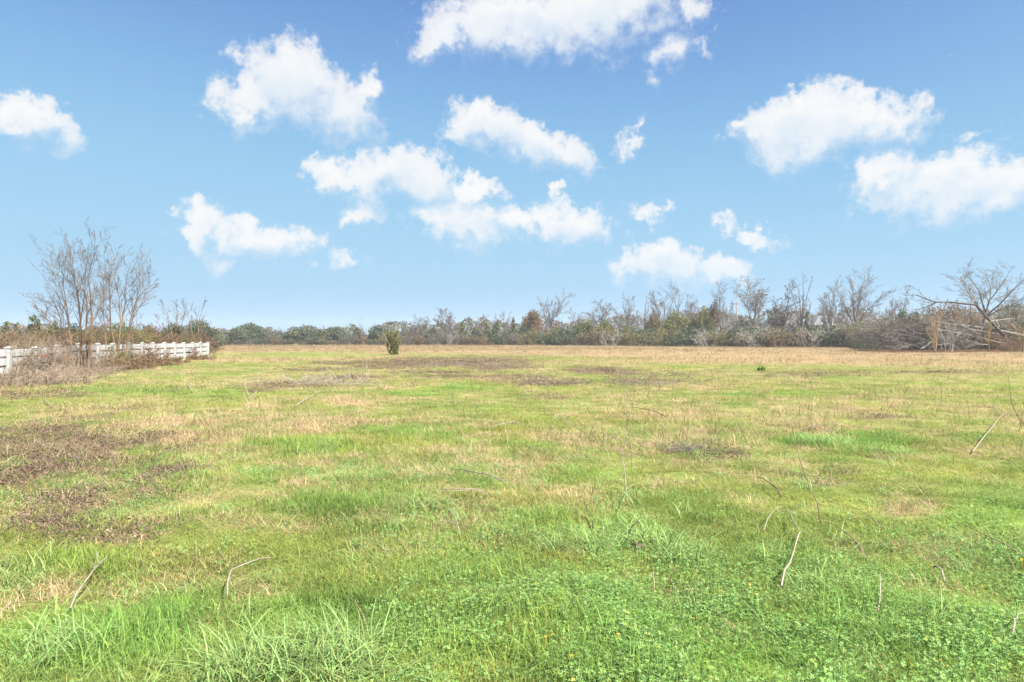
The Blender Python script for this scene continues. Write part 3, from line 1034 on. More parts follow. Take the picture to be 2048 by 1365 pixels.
# ================================================================== trees along the edge of the field
BARE = [
    # u, top, width, distance, style, bark, seed, label
    (840, 632, 42, 192, 'oak', M_GREY, 21, 'leafless round topped tree left of the taller one behind the lone sapling'),
    (893, 617, 54, 188, 'spread', M_GREY, 22, 'pale leafless fan shaped tree above the dark cedars right of the sapling'),
    (962, 630, 26, 195, 'loose', M_BROWN, 23, 'small crooked leafless tree poking out above the cedars'),
    (998, 624, 34, 196, 'loose', M_GREY, 24, 'thin leafless tree standing over the round green cedar'),
    (1018, 624, 22, 198, 'tall', M_GREY, 25, 'narrow twiggy leafless tree beside the yellow green cedar'),
    (1106, 585, 68, 186, 'oak', M_GREY, 26, 'tall many limbed leafless tree rising behind the rusty leaved tree'),
    (1148, 616, 30, 190, 'loose', M_GREY, 27, 'low leafless tree between the tall bare tree and the dark cedar'),
    (1200, 600, 66, 184, 'spread', M_GREY, 28, 'wide leafless tree above the yellow green cedar pair'),
    (1254, 591, 46, 184, 'vase', M_GREY, 29, 'open vase shaped leafless tree above the vine hung thicket'),
    (1321, 570, 56, 176, 'oak', M_GREY, 30, 'dense twigged leafless tree above the red brown shrub'),
    (1352, 587, 26, 178, 'tall', M_GREY, 31, 'slender leafless tree just right of the dense twigged one'),
    (1298, 594, 26, 180, 'tall', M_GREY, 131, 'slender leafless tree just left of the dense twigged one'),
    (1390, 590, 66, 175, 'spread', M_GREY, 32, 'broad low leafless tree behind the olive bushes'),
    (1443, 562, 46, 165, 'vase', M_GREY, 33, 'upright leafless tree with straight whip like branches'),
    (1512, 554, 92, 150, 'oak', M_GREY, 34, 'big leafless oak with a leaning trunk and twisted limbs'),
    (1566, 562, 62, 152, 'oak', M_DARK, 35, 'dark leafless oak with clotted twigs close to the leaning one'),
    (1602, 541, 38, 148, 'tall', M_GREY, 36, 'very slim tall leafless tree over the ivy covered stump'),
    (1664, 560, 52, 145, 'vase', M_GREY, 37, 'leafless tree with slender stems in front of the house roof'),
    (1716, 538, 106, 138, 'vase', M_GREY, 38, 'large vase shaped leafless tree right of the house'),
    (1787, 578, 58, 140, 'spread', M_GREY, 39, 'smaller rounded leafless tree left of the arching fallen limb'),
    (1966, 520, 150, 118, 'spread', M_GREY, 440, 'largest leafless tree with a wide crown above the fallen tree'),
    (2066, 570, 90, 120, 'oak', M_GREY, 41, 'leafless tree cut by the edge of the picture beyond the fallen tree'),
    (545, 664, 38, 196, 'loose', M_GREY, 42, 'low grey leafless tree beside the rounded live oak'),
    (720, 662, 20, 200, 'loose', M_GREY, 43, 'small leafless tree in the gap by the pointed conifer'),
    (820, 654, 34, 196, 'loose', M_GREY, 44, 'short twiggy leafless tree right behind the lone sapling'),
    (1050, 640, 30, 190, 'loose', M_GREY, 45, 'greyish leafless small tree at the foot of the rusty leaved tree'),
    (1140, 648, 60, 186, 'loose', M_PALE, 46, 'pale tangled leafless tree hung with dry vines'),
    (1236, 636, 60, 182, 'loose', M_PALE, 47, 'pale slanting leafless tree in the vine hung thicket'),
    (1470, 628, 56, 150, 'loose', M_PALE, 48, 'pale arching leafless tree bending over the grey green bush'),
    (1640, 610, 40, 143, 'loose', M_GREY, 49, 'lean leafless tree left of the house gable'),
    (1690, 600, 40, 140, 'tall', M_BROWN, 50, 'reddish stemmed leafless tree in the middle of the house front'),
    (2010, 612, 56, 116, 'vase', M_PALE, 51, 'pale twiggy leafless tree below the wide crowned one'),
    (1548, 612, 60, 154, 'loose', M_GREY, 52, 'low leafless tree in front of the grey board fence'),
]
for (u, vt, wp, d, st, m, sd, lab) in BARE:
    lv = None
    if sd == 35:
        lv = (500, .28, [(.11, .085, .065), (.14, .11, .08)])
    if sd == 34:
        lv = (260, .26, [(.15, .125, .10)])
    bare_tree(u, vt, wp, d, st, m, lab, sd, leaves=lv, trunk_r=(.33 if sd == 440 else None), lean=(-.22 if sd == 34 else 0.0))

LEAFY = [
    # u, top, width, distance, shape, green, seed, label, leaves, name, base
    (500, 647, 92, 190, 'dome', 'oak', 61, 'broad dark live oak, the first right of the white fence end', 5200, 'live_oak', .06),
    (452, 662, 54, 194, 'dome', 'grey', 62, 'low grey green oak near the end of the white fence', 2200, 'live_oak', .06),
    (556, 662, 50, 194, 'dome', 'grey', 162, 'pale grey oak leaning out from the broad dark live oak', 2000, 'live_oak', .06),
    (575, 665, 40, 188, 'mound', 'oak', 63, 'small rounded green bush between two live oaks', 1500, 'bush', 0),
    (611, 650, 82, 190, 'dome', 'oak', 64, 'middle one of the three live oaks with a domed crown', 4600, 'live_oak', .06),
    (668, 654, 66, 189, 'dome', 'oak', 65, 'rightmost live oak of the three, with a smooth dome', 3600, 'live_oak', .06),
    (640, 676, 36, 184, 'mound', 'tan', 66, 'tan dried bush in front of the domed live oaks', 1300, 'bush', 0),
    (713, 655, 34, 194, 'cone', 'dark', 67, 'dark pointed conifer left of the lone sapling', 1500, 'conifer', .05),
    (758, 650, 58, 188, 'dome', 'oak', 68, 'live oak rising directly behind the lone sapling', 3200, 'live_oak', .06),
    (803, 662, 44, 192, 'dome', 'grey', 69, 'grey green oak just right of the lone sapling', 1800, 'live_oak', .06),
    (862, 655, 48, 186, 'dome', 'grey', 70, 'grey green tree under the pale fan shaped bare tree', 2000, 'evergreen_tree', .06),
    (925, 641, 30, 182, 'cone', 'cedar', 71, 'slim dark cedar, first one right of the fan shaped bare tree', 1500, 'cedar', .03),
    (951, 652, 36, 184, 'mound', 'oak', 72, 'dark green bush between the slim cedars', 1500, 'bush', 0),
    (973, 642, 28, 182, 'cone', 'cedar', 73, 'slim ragged cedar in the middle of the cedar row', 1400, 'cedar', .03),
    (995, 638, 36, 180, 'cone', 'cedar', 74, 'fuller rounded cedar with bright green tips', 2000, 'cedar', .03),
    (1026, 636, 34, 180, 'cone', 'olive', 75, 'yellow green cedar just left of the rusty leaved tree', 1900, 'cedar', .03),
    (1046, 650, 34, 180, 'mound', 'dark', 76, 'dark bush at the foot of the rusty leaved tree', 1500, 'bush', 0),
    (1066, 618, 52, 182, 'dome', 'rust', 77, 'tree still holding rusty brown leaves', 1700, 'leafy_tree', .28),
    (1118, 645, 76, 180, 'mound', 'drab', 78, 'brownish vine covered thicket under the tall many limbed bare tree', 1700, 'bush', 0),
    (1168, 641, 46, 176, 'dome', 'cedar', 79, 'dark cedar with a lopsided crown right of the vine covered thicket', 2400, 'cedar', .02),
    (1210, 639, 48, 177, 'dome', 'yellow', 80, 'yellow topped cedar next to the dark lopsided one', 2200, 'cedar', .12),
    (1258, 650, 62, 176, 'mound', 'olive', 81, 'olive thicket draped in pale vines', 1900, 'bush', 0),
    (1308, 628, 42, 172, 'dome', 'rust', 82, 'red brown shrub like tree below the dense twigged bare tree', 1600, 'leafy_tree', .15),
    (1350, 622, 66, 166, 'dome', 'yellow', 83, 'bright olive yellow tree, widest in that stretch of the edge', 3600, 'leafy_tree', .03),
    (1325, 652, 50, 164, 'mound', 'olive', 84, 'dull olive bush in front of the bright olive yellow tree', 1900, 'bush', 0),
    (1382, 636, 60, 163, 'mound', 'olive', 85, 'rounded olive bush right of the bright olive yellow tree', 2600, 'bush', 0),
    (1410, 611, 46, 162, 'dome', 'olive', 86, 'upright dark olive tree with bare lower stems', 2600, 'leafy_tree', .12),
    (1428, 602, 38, 166, 'dome', 'rust', 87, 'rust topped tree behind the upright dark olive one', 1300, 'leafy_tree', .3),
    (1492, 642, 74, 148, 'dome', 'grey', 88, 'grey green bush like tree below the leaning oak', 3000, 'evergreen_tree', .02),
    (1462, 660, 34, 146, 'mound', 'dark', 89, 'small dark bush at the foot of the grey green tree', 1300, 'bush', 0),
    (1612, 622, 26, 145, 'cone', 'olive', 90, 'trunk wrapped in brownish ivy left of the house', 1700, 'ivy_trunk', 0),
    (1594, 652, 40, 142, 'mound', 'olive', 91, 'olive bush around the ivy wrapped trunk', 1500, 'bush', 0),
    (1650, 660, 70, 138, 'mound', 'grey', 92, 'dull green brush hiding the lower wall of the house', 2200, 'bush', 0),
    (1690, 662, 60, 136, 'mound', 'dark', 93, 'dark green bush below the large vase shaped bare tree', 2000, 'bush', 0),
    (1806, 617, 42, 125, 'dome', 'dark', 94, 'dark evergreen peeping over the left side of the fallen tree', 1500, 'evergreen_tree', .05),
    (1834, 622, 36, 124, 'dome', 'dark', 95, 'small dark evergreen under the tip of the arching limb', 1200, 'evergreen_tree', .05),
    (2020, 604, 110, 122, 'dome', 'olive', 96, 'green brown evergreen at the edge of the picture beyond the fallen tree', 3400, 'evergreen_tree', .03),
    (1905, 600, 90, 126, 'dome', 'rust', 97, 'russet twiggy tree behind the arching fallen limb', 1900, 'leafy_tree', .1),
    (1950, 612, 80, 124, 'mound', 'tan', 98, 'tan leaved thicket around the trunk of the widest bare tree', 2000, 'bush', 0),
    # beyond the white fence
    (12, 640, 50, 92, 'cone', 'cedar', 101, 'dark cedar at the very edge of the picture behind the white fence', 2000, 'cedar', .02),
    (34, 644, 40, 96, 'cone', 'cedar', 102, 'second dark cedar behind the white fence, shorter than its neighbour', 1700, 'cedar', .02),
    (68, 626, 66, 94, 'cone', 'cedar', 103, 'tallest dark cedar behind the white fence', 3000, 'cedar', .02),
    (110, 640, 70, 98, 'mound', 'olive', 104, 'olive thicket between the tall cedar and the many stemmed tree', 2300, 'bush', 0),
    (150, 646, 60, 100, 'dome', 'dark', 105, 'dark bush glimpsed between the stems of the many stemmed tree', 1900, 'evergreen_tree', .02),
    (240, 641, 100, 86, 'mound', 'olive', 106, 'olive vine thicket right behind the fence and the second stem cluster', 3000, 'bush', 0),
    (300, 646, 80, 92, 'mound', 'rust', 107, 'reddish brown thicket behind the middle of the white fence', 2300, 'bush', 0),
    (345, 645, 56, 96, 'dome', 'dark', 108, 'dark green tree behind the forked sapling at the fence', 1900, 'evergreen_tree', .02),
    (398, 640, 88, 105, 'dome', 'oak', 109, 'large live oak behind the far end of the white fence', 4600, 'live_oak', .04),
    (428, 664, 40, 110, 'mound', 'grey', 110, 'grey green bush at the outer side of the large live oak', 1500, 'bush', 0),
    (196, 654, 60, 90, 'mound', 'rust', 111, 'russet thicket behind the gap between the two stem clusters', 1900, 'bush', 0),
]
for (u, vt, wp, d, shp, gr, sd, lab, n, nm, bs) in LEAFY:
    if shp == 'mound' or nm == 'bush':
        leafy(u, vt, wp, d, 'mound', gr, lab, sd, int(n * 1.35), d * .0019, 0, nm, M_GREY, 'bush')
    elif nm == 'ivy_trunk':
        leafy(u, vt, wp, d, 'cone', gr, lab, sd, n, d * .0018, 0, 'ivy_covered_trunk', M_BROWN, 'tree')
    else:
        leafy(u, vt, wp, d, shp, gr, lab, sd, int(n * 1.35), d * .0019, bs, nm, M_GREY)


# leafless brush along the foot of the trees: a few kinds, copied; each is named after what it stands next to
LANDMARK = [
    (430, 'the outer bush by the large live oak'), (452, 'the low grey green oak'), (500, 'the broad dark live oak'), (545, 'the low grey bare tree'), (575, 'the small rounded bush between live oaks'),
    (611, 'the middle domed live oak'), (640, 'the tan dried bush'), (668, 'the rightmost domed live oak'), (713, 'the dark pointed conifer'), (740, 'the gap before the lone sapling'), (758, 'the live oak behind the lone sapling'),
    (803, 'the grey green oak past the lone sapling'), (840, 'the round topped bare tree'), (862, 'the grey green tree past that bare one'), (893, 'the pale fan shaped bare tree'), (925, 'the first slim cedar'), (951, 'the dark bush among the cedars'),
    (973, 'the ragged middle cedar'), (995, 'the fuller rounded cedar'), (1026, 'the yellow green cedar'), (1046, 'the dark bush under rusty leaves'), (1066, 'the rusty leaved tree'), (1106, 'the tall many limbed bare tree'), (1140, 'the tangled tree hung with vines'),
    (1168, 'the lopsided dark cedar'), (1210, 'the yellow topped cedar'), (1236, 'the pale slanting bare tree'), (1258, 'the vine draped olive thicket'), (1308, 'the red brown shrub like tree'), (1325, 'the dull olive bush'), (1350, 'the bright olive yellow tree'),
    (1382, 'the rounded olive bush'), (1410, 'the upright dark olive tree'), (1443, 'the whip branched bare tree'), (1473, 'the utility pole'), (1492, 'the grey green bush like tree'), (1515, 'the big leaning oak'), (1548, 'the grey board fence'), (1566, 'the dark clotted oak'),
    (1594, 'the olive bush by the ivy trunk'), (1612, 'the ivy wrapped trunk'), (1640, 'the left end of the house'), (1664, 'the slender trees before the house roof'), (1690, 'the middle of the house front'), (1716, 'the large vase shaped bare tree'), (1750, 'the left tips of the fallen crown'), (1787, 'the smaller rounded bare tree'),
]


def tree_line_brush():
    rnd = random.Random(3)
    kinds = [
        ('grey', twig_shrub_mesh(201, 4.2, 5.0, 46, M_GREY, .026, leaves=(420, .30, 'grey')), 'grey leafless shrub'),
        ('pale', twig_shrub_mesh(202, 3.4, 4.6, 44, M_PALE, .024), 'pale whippy leafless shrub'),
        ('brown', twig_shrub_mesh(203, 3.6, 5.2, 46, M_BROWN, .026, leaves=(620, .28, 'drab')), 'brown leafless shrub'),
        ('vine', twig_shrub_mesh(204, 4.4, 4.4, 48, M_OLIVE, .024, wander=.28, leaves=(520, .28, 'olive')), 'olive vine tangled shrub'),
        ('green', twig_shrub_mesh(205, 3.2, 5.0, 30, M_GREY, .022, leaves=(1300, .30, 'dark')), 'dark green leafy shrub'),
    ]
    names = {'grey': 'shrub', 'pale': 'shrub', 'brown': 'shrub', 'vine': 'vine_shrub', 'green': 'shrub'}
    wts = {'left': (3, 0, 2, 2, 5), 'mid': (2, 1, 2, 6, 3), 'right': (3, 2, 4, 3, 2)}
    u = 425.0
    used = set()
    while u < 1790:
        d = float(np.interp(u, [425, 860, 1150, 1300, 1450, 1550, 1790], [184, 180, 174, 162, 146, 138, 122])) + rnd.uniform(-3, 4)
        z = 'left' if u < 880 else 'mid' if u < 1450 else 'right'
        k = rnd.choices(range(5), wts[z])[0]
        top = float(np.interp(u, [425, 700, 900, 1100, 1500, 1790], [676, 673, 666, 661, 657, 650])) + rnd.uniform(-10, 8)
        nat = (4.2, 3.4, 3.6, 4.4, 3.2)[k]
        s = Z_at(top, d) / nat
        lab = None
        for lu, text in sorted(LANDMARK, key=lambda t: abs(t[0] - u)):
            du = u - lu
            for where in (('at the foot of',) if abs(du) < 7 else ()) + (('just left of',) if du < -2 else ('just right of',) if du > 2 else ()):
                c = f'{kinds[k][2]} {where} {text}'
                if c not in used:
                    lab = c
                    break
            if lab:
                break
        used.add(lab)
        shrub(kinds[k][1], X_at(u, d), d, lab, names[kinds[k][0]], (s * rnd.uniform(.9, 1.3), s, s), rnd.random() * 6.28, 'shrubs along the foot of the far trees')
        u += rnd.uniform(13, 23)


tree_line_brush()


# ================================================================== lone evergreen sapling out in the field
def build_haze():
    me = box_mesh('haze', -880, 880, -40, 880, -1.2, 24)
    m, w = new_mat('haze_air')
    v = w.n('ShaderNodeVolumePrincipled')
    v.inputs['Color'].default_value = (.86, .92, 1.0, 1)
    v.inputs['Density'].default_value = HAZE
    v.inputs['Anisotropy'].default_value = .2
    o = w.n('ShaderNodeOutputMaterial')
    w.put(o.inputs['Volume'], v.outputs[0])
    ob = link('haze', me, m)
    tag(ob, 'thin bluish haze over the whole field', None, None, 'stuff')


HAZE = .0004
if HAZE > 0:
    build_haze()


def lone_sapling():
    d = D_at(710)
    x = X_at(787, d)
    rng = np.random.default_rng(9)
    rnd = random.Random(9)
    zb = gz(x, d) - .03
    root = empty('sapling', (x, d, zb), 'lone evergreen sapling with a pale forked stem in the open field', 'sapling')
    Ht = Z_at(661, d) - zb
    n = 2900
    t = rng.random(n)
    rr = np.interp(t, [0, .15, .5, .8, .93, 1], [.48, .58, .74, .82, .66, .25])
    a = rng.random(n) * 6.283
    q = rng.random(n) ** .5
    C = np.stack([rr * q * np.cos(a) + .10, rr * q * np.sin(a) * .8, .10 + t * (Ht - .15)], 1)
    C = C[vnoise(C[:, 0] * 4 + 9, C[:, 2] * 3.2 + 4, 4) > .36]
    C[:, 0] += (vnoise(C[:, 2] * 2.2, C[:, 1] + 3, 6) - .5) * .35
    V, Q = leaf_quads(C, np.full(len(C), .085), rng, 3.0)
    link('foliage', make_mesh('sapling_leaves', V, Q, tint_of(len(Q), [(.135, .148, .052), (.165, .165, .052), (.10, .118, .048), (.20, .17, .07)], rng)), M_LEAF, root)
    t = Tubes()
    P = dict(kids=(4, 2), t0=(.3, .3), ratio=(.4, .5), ang=(35, 40), wander=.12, trop=.05, fade=.4, rk=.6, rmin=.011, zmin=-.2, pts=(5, 4, 3))

    def px(u, v, dy=0.0): return ((u - 787) / FL * d, dy, Z_at(v, d) - zb)
    stems = [([px(786, 710), px(786, 696), px(785, 686, -.3), px(786, 676, -.4), px(791, 664, -.3), px(793, 652)], .040),
             ([px(786, 697, -.1), px(780, 688, -.4), px(775, 680, -.5), px(771, 672, -.5), px(768, 663, -.4)], .035),
             ([px(786, 688, -.3), px(792, 682, -.5), px(797, 674, -.5), px(800, 664, -.4)], .03),
             ([px(785, 690, -.2), px(779, 678, -.4), px(779, 668, -.4), px(781, 656, -.3)], .028)]
    for pts, r in stems:
        rr = [r + (.012 - r) * i / (len(pts) - 1) for i in range(len(pts))]
        t.add(pts, rr, 5)
        out = []
        ramify(out, pts, rr, .9, 0, P, rnd)
        for c, r2, lv in out:
            t.add(c, r2, 3)
    link('stem', t.mesh('sapling_stem'), M_PALE, root)


lone_sapling()


# ================================================================== white three rail fence
def white_fence():
    A, Bp = np.array([-22.35, 33.6]), np.array([-26.4, 59.2])
    L = np.linalg.norm(Bp - A)
    dr = (Bp - A) / L
    st = L / 12
    k0 = -4
    posts = [A + dr * st * k for k in range(k0, 13)]
    root = empty('rail_fence', (A[0], A[1], 0), 'white painted three rail fence with capped posts running away from the left edge', 'fence')
    rnd = random.Random(4)
    ang = math.atan2(dr[1], dr[0])
    pw = .10
    post_me = [box_mesh('fence_post', -pw, pw, -pw, pw, -.35, 1.30)]
    cap_me = quads_mesh('post_cap', box_faces(-.125, .125, -.125, .125, 1.302, 1.335) + [[(-.115, -.115, 1.336), (.115, -.115, 1.336), (0, 0, 1.40)], [(.115, -.115, 1.336), (.115, .115, 1.336), (0, 0, 1.40)], [(.115, .115, 1.336), (-.115, .115, 1.336), (0, 0, 1.40)], [(-.115, .115, 1.336), (-.115, -.115, 1.336), (0, 0, 1.40)]])
    zs = []
    for i, p in enumerate(posts):
        k = i + k0
        z = gz(*p) + (-.09 if k < 0 else 0) + rnd.uniform(-.015, .015)
        zs.append(z)
        o = link('post', post_me[0], M_WHITE, root, (p[0] - A[0], p[1] - A[1], z))
        o.rotation_euler = (rnd.gauss(0, .025), rnd.gauss(0, .03), ang + rnd.gauss(0, .02))
        link('cap', cap_me, M_WHITE, o)
    rails = {}
    for i in range(len(posts) - 1):
        for j, (zc, hw) in enumerate(((1.13, .145), (.75, .145), (.37, .145))):
            k = i + k0
            if k < 0:
                zc, hw = (1.12, .15) if j == 0 else (.74, .15) if j == 1 else (.36, .14)
            key = hw
            if key not in rails:
                rails[key] = box_mesh('fence_rail', 0, 1, -.022, .022, -hw, hw)
            a, b = posts[i], posts[i + 1]
            o = link('rail', rails[key], M_WHITE, root)
            za, zb = zs[i] + zc + rnd.gauss(0, .012), zs[i + 1] + zc + rnd.gauss(0, .012)
            ln = st - 2 * pw + .004
            o.location = (a[0] - A[0] + dr[0] * (pw - .002), a[1] - A[1] + dr[1] * (pw - .002), za)
            o.rotation_euler = (rnd.gauss(0, .02), -math.atan2(zb - za, st), ang)
            o.scale = (ln, 1, 1)
    return A, dr, st


FA, FD, FS = white_fence()


def red_board(u, v, w, h, d, label, sd):
    x = X_at(u, d)
    rnd = random.Random(sd)
    root_z = Z_at(v, d)
    me = box_mesh('red_board', -w / 2, w / 2, -.015, .015, -h / 2, h / 2)
    o = link('red_board', me, M_RED, None, (x, d, root_z))
    o.rotation_euler = (0, rnd.uniform(-.12, .12), 1.4)
    tag(o, label, 'board')


# ================================================================== stems and trees along the fence
def stem_tree(name, base_u, d, stems, label, seed, mat, twig_d, nk=(14, 5, 3), fit=(1, 1)):
    """many stemmed leafless tree; every stem follows its line in the photograph"""
    rnd = random.Random(seed)
    x = X_at(base_u, d)
    zb = gz(x, d) - .06
    root = empty(name, (x, d, zb), label, 'tree')
    P = dict(kids=nk, t0=(.22, .2, .2), ratio=(.29, .46, .5), ang=(32, 38, 42), wander=.10, trop=.05, fade=.5, rk=.50, rmin=twig_d, zmin=-.15, pts=(5, 4, 3))
    for si, (pts, r0, r1) in enumerate(stems):
        dy0, dy1 = rnd.uniform(-.3, .3), rnd.uniform(-1.6, 1.6)
        n = len(pts)
        c = []
        for i, (u, v) in enumerate(pts):
            u, v = base_u + (u - base_u) * fit[0], pts[0][1] - (pts[0][1] - v) * fit[1]
            dd = d + dy0 + (dy1 - dy0) * (i / (n - 1)) ** 1.4
            c.append((X_at(u, dd) - x, dd - d, Z_at(v, dd) - zb))
        # refine with a gentle wobble
        f = []
        for i in range(n - 1):
            for t in (0, .5):
                q = tuple(c[i][k] * (1 - t) + c[i + 1][k] * t + (rnd.gauss(0, .025) if t else 0) for k in range(3))
                f.append(q)
        f.append(c[-1])
        m = len(f)
        rr = [.72 * (r0 + (r1 - r0) * (i / (m - 1)) ** .8) for i in range(m)]
        tb = Tubes()
        tb.add(f, rr, 6)
        L = sum(math.dist(f[i], f[i + 1]) for i in range(m - 1))
        so = link('stem', tb.mesh('tree_stem'), mat, root)
        out = []
        ramify(out, f, rr, L, 0, P, rnd)
        tw = Tubes()
        for cc, r2, lv in out:
            tw.add([(q[0], q[1], max(q[2], .1)) for q in cc], r2, 3)
        link('branch', tw.mesh('tree_branch'), M_TWIG, so)


stem_tree('many_stemmed_tree', 158, 33.8, [
    ([(128, 741), (130, 689), (117, 639), (105, 599), (88, 588), (66, 584)], .055, .010),
    ([(140, 741), (141, 659), (132, 629), (120, 570), (100, 527), (90, 481)], .060, .009),
    ([(150, 741), (162, 689), (161, 619), (154, 564), (149, 545), (139, 512), (136, 458)], .085, .009),
    ([(153, 742), (160, 694), (174, 654), (177, 589), (172, 565), (150, 532), (137, 496)], .085, .010),
    ([(180, 742), (184, 664), (188, 614), (184, 565), (184, 515), (189, 495), (202, 459)], .095, .010),
    ([(172, 742), (176, 690), (182, 650), (200, 610), (215, 570), (226, 535)], .05, .009),
    ([(165, 742), (160, 660), (166, 600), (172, 540), (178, 488)], .05, .009),
    ([(146, 742), (136, 650), (128, 590), (122, 530), (116, 500)], .045, .009),
    ([(130, 742), (118, 690), (98, 650), (82, 622), (70, 604)], .04, .009),
], 'taller leafless many stemmed tree in front of the white fence', 301, M_BROWN, .0062, fit=(.86, .89))
stem_tree('many_stemmed_tree', 236, 40.5, [
    ([(226, 733), (229, 689), (220, 639), (219, 589), (217, 540), (217, 497)], .10, .011),
    ([(232, 733), (242, 637), (239, 577), (228, 535), (229, 490)], .09, .011),
    ([(236, 733), (240, 650), (252, 589), (254, 552), (264, 503)], .07, .011),
    ([(245, 733), (256, 690), (262, 634), (277, 580), (287, 545), (289, 509)], .07, .011),
    ([(243, 733), (262, 650), (277, 590), (292, 566), (306, 546)], .06, .010),
    ([(222, 733), (210, 680), (205, 620), (206, 560), (203, 520)], .06, .010),
], 'second leafless many stemmed tree, leaning right along the white fence', 302, M_BROWN, .0072, fit=(.93, .90))
stem_tree('forked_sapling', 346, 55, [
    ([(346, 719), (346, 700), (346, 680)], .10, .075),
    ([(346, 682), (330, 668), (318, 650), (312, 632)], .05, .014),
    ([(346, 681), (340, 655), (334, 628), (326, 604)], .05, .014),
    ([(346, 681), (352, 655), (353, 630), (351, 604)], .05, .014),
    ([(347, 681), (360, 664), (366, 640), (372, 612)], .05, .014),
    ([(347, 683), (362, 672), (374, 655), (384, 640)], .04, .014),
], 'forked leafless sapling growing against the white fence', 303, M_BROWN, .011, (8, 4, 2))
stem_tree('forked_sapling', 391, 57.5, [
    ([(391, 717), (390, 695), (384, 665), (378, 640), (372, 612)], .08, .014),
    ([(392, 717), (394, 690), (397, 660), (400, 635), (410, 606)], .08, .014),
    ([(393, 717), (402, 690), (412, 672), (420, 655)], .05, .014),
    ([(391, 700), (384, 684), (374, 670), (366, 660)], .05, .014),
], 'thinner leafless sapling at the far end of the white fence', 304, M_BROWN, .011, (8, 4, 2))


def fence_brush():
    rnd = random.Random(12)
    pk = twig_shrub_mesh(221, 2.3, 2.6, 54, M_PINK, .0085, (6, 4), 46, .2)
    pk2 = twig_shrub_mesh(222, 1.2, 3.0, 64, M_PINK, .0065, (6, 3), 80, .26, .06)
    br = twig_shrub_mesh(223, 3.0, 3.6, 60, M_REDBR, .014, (6, 4), 44, .2, leaves=(900, .11, 'rust'))
    ol = twig_shrub_mesh(224, 2.6, 3.2, 56, M_OLIVE, .012, (6, 4), 50, .26, leaves=(1500, .10, 'olive'))
    md = twig_shrub_mesh(225, 1.0, 3.2, 70, M_BROWN, .010, (6, 3), 80, .28, .07, leaves=(1500, .085, 'rust'))
    # pinkish bramble heaps by the near end
    heaps = [
        (12, 775, 1.0, pk2, 'bramble_heap', 'pinkish bramble heap at the very edge of the picture'),
        (48, 772, 1.05, pk2, 'bramble_heap', 'pinkish bramble heap in front of the wide fence boards'),
        (84, 768, 1.15, pk2, 'bramble_heap', 'largest pinkish bramble heap with grey sticks poking out'),
        (124, 760, 1.05, pk2, 'bramble_heap', 'pinkish bramble heap at the foot of the tall white post'),
        (160, 752, 1.0, pk2, 'bramble_heap', 'bramble heap around the feet of the taller many stemmed tree'),
        (196, 747, .9, pk2, 'bramble_heap', 'bramble heap in the gap between the two many stemmed trees'),
        (225, 741, .85, md, 'vine_mound', 'brown vine mound at the feet of the second many stemmed tree'),
        (262, 738, 1.0, md, 'vine_mound', 'brown vine mound with green leaves below the fence middle'),
        (300, 733, 1.0, md, 'vine_mound', 'low brown vine mound beneath the fence rails'),
        (332, 727, .85, md, 'vine_mound', 'brown vine mound by the forked sapling'),
        (398, 720, .8, md, 'vine_mound', 'low rusty vine mound under the last fence post'),
        (68, 748, .85, pk, 'bramble', 'upright bramble growing before the wide fence boards'),
        (20, 752, .8, pk, 'bramble', 'upright bramble at the edge of the picture by the fence'),
        (104, 746, .75, pk, 'bramble', 'upright bramble just left of the tall white post'),
        (146, 741, .72, pk, 'bramble', 'upright bramble among the feet of the taller many stemmed tree'),
        (192, 737, .70, pk, 'bramble', 'upright bramble in the gap between the two many stemmed trees'),
        (212, 734, .80, ol, 'vine_shrub', 'olive vine shrub before the fence at the second many stemmed tree'),
        (252, 731, .62, pk, 'bramble', 'upright bramble right of the second many stemmed tree'),
        (280, 728, .60, br, 'shrub', 'russet twig shrub before the middle fence rails'),
        (318, 724, .55, pk, 'bramble', 'upright bramble left of the forked sapling'),
        (368, 719, .50, br, 'shrub', 'russet twig shrub between the two fence saplings'),
    ]
    for (u, v, s, me, nm, lab) in heaps:
        d = D_at(v)
        shrub(me, X_at(u, d), d, lab, nm, (s, s, s * rnd.uniform(.9, 1.15) * (.62 if nm == 'bramble_heap' else 1.0 if nm == 'bramble' else .8)), rnd.random() * 6.28, None, 'brush')
    back = [
        (-10, 652, 44, br, 'brown twiggy shrub behind the fence at the picture edge'), (40, 662, 46, br, 'brown twiggy shrub behind the wide fence boards'),
        (88, 655, 45, br, 'reddish twiggy shrub behind the fence under the tall cedar'), (125, 655, 48, br, 'reddish twiggy shrub behind the tall white post'),
        (165, 658, 50, ol, 'olive vine shrub behind the taller many stemmed tree'), (205, 655, 50, br, 'brown twiggy shrub behind the gap between the stem clusters'),
        (238, 646, 52, ol, 'tall olive vine shrub wrapped about the second stem cluster'), (268, 655, 56, ol, 'olive vine shrub over the middle fence rails'),
        (296, 655, 60, br, 'reddish twiggy shrub over the middle fence rails'), (322, 662, 62, br, 'brown twiggy shrub left of the forked sapling'),
        (365, 664, 66, ol, 'olive vine shrub between the two fence saplings'), (390, 662, 70, br, 'reddish twiggy shrub behind the thinner sapling'),
        (66, 668, 42, ol, 'low olive shrub behind the wide fence boards'),
    ]
    for (u, vt, d, me, lab) in back:
        nat = {id(br): 3.0, id(ol): 2.6}[id(me)]
        s = Z_at(vt, d) / nat
        shrub(me, X_at(u, d), d, lab, 'shrub', (s * 1.1, s, s), rnd.random() * 6.28)


fence_brush()
red_board(87, 713, .34, .16, 31.6, 'small faded red board caught on the wide fence boards', 1)
red_board(137, 714, .36, .20, 34.4, 'faded red board behind the stems right of the tall white post', 2)


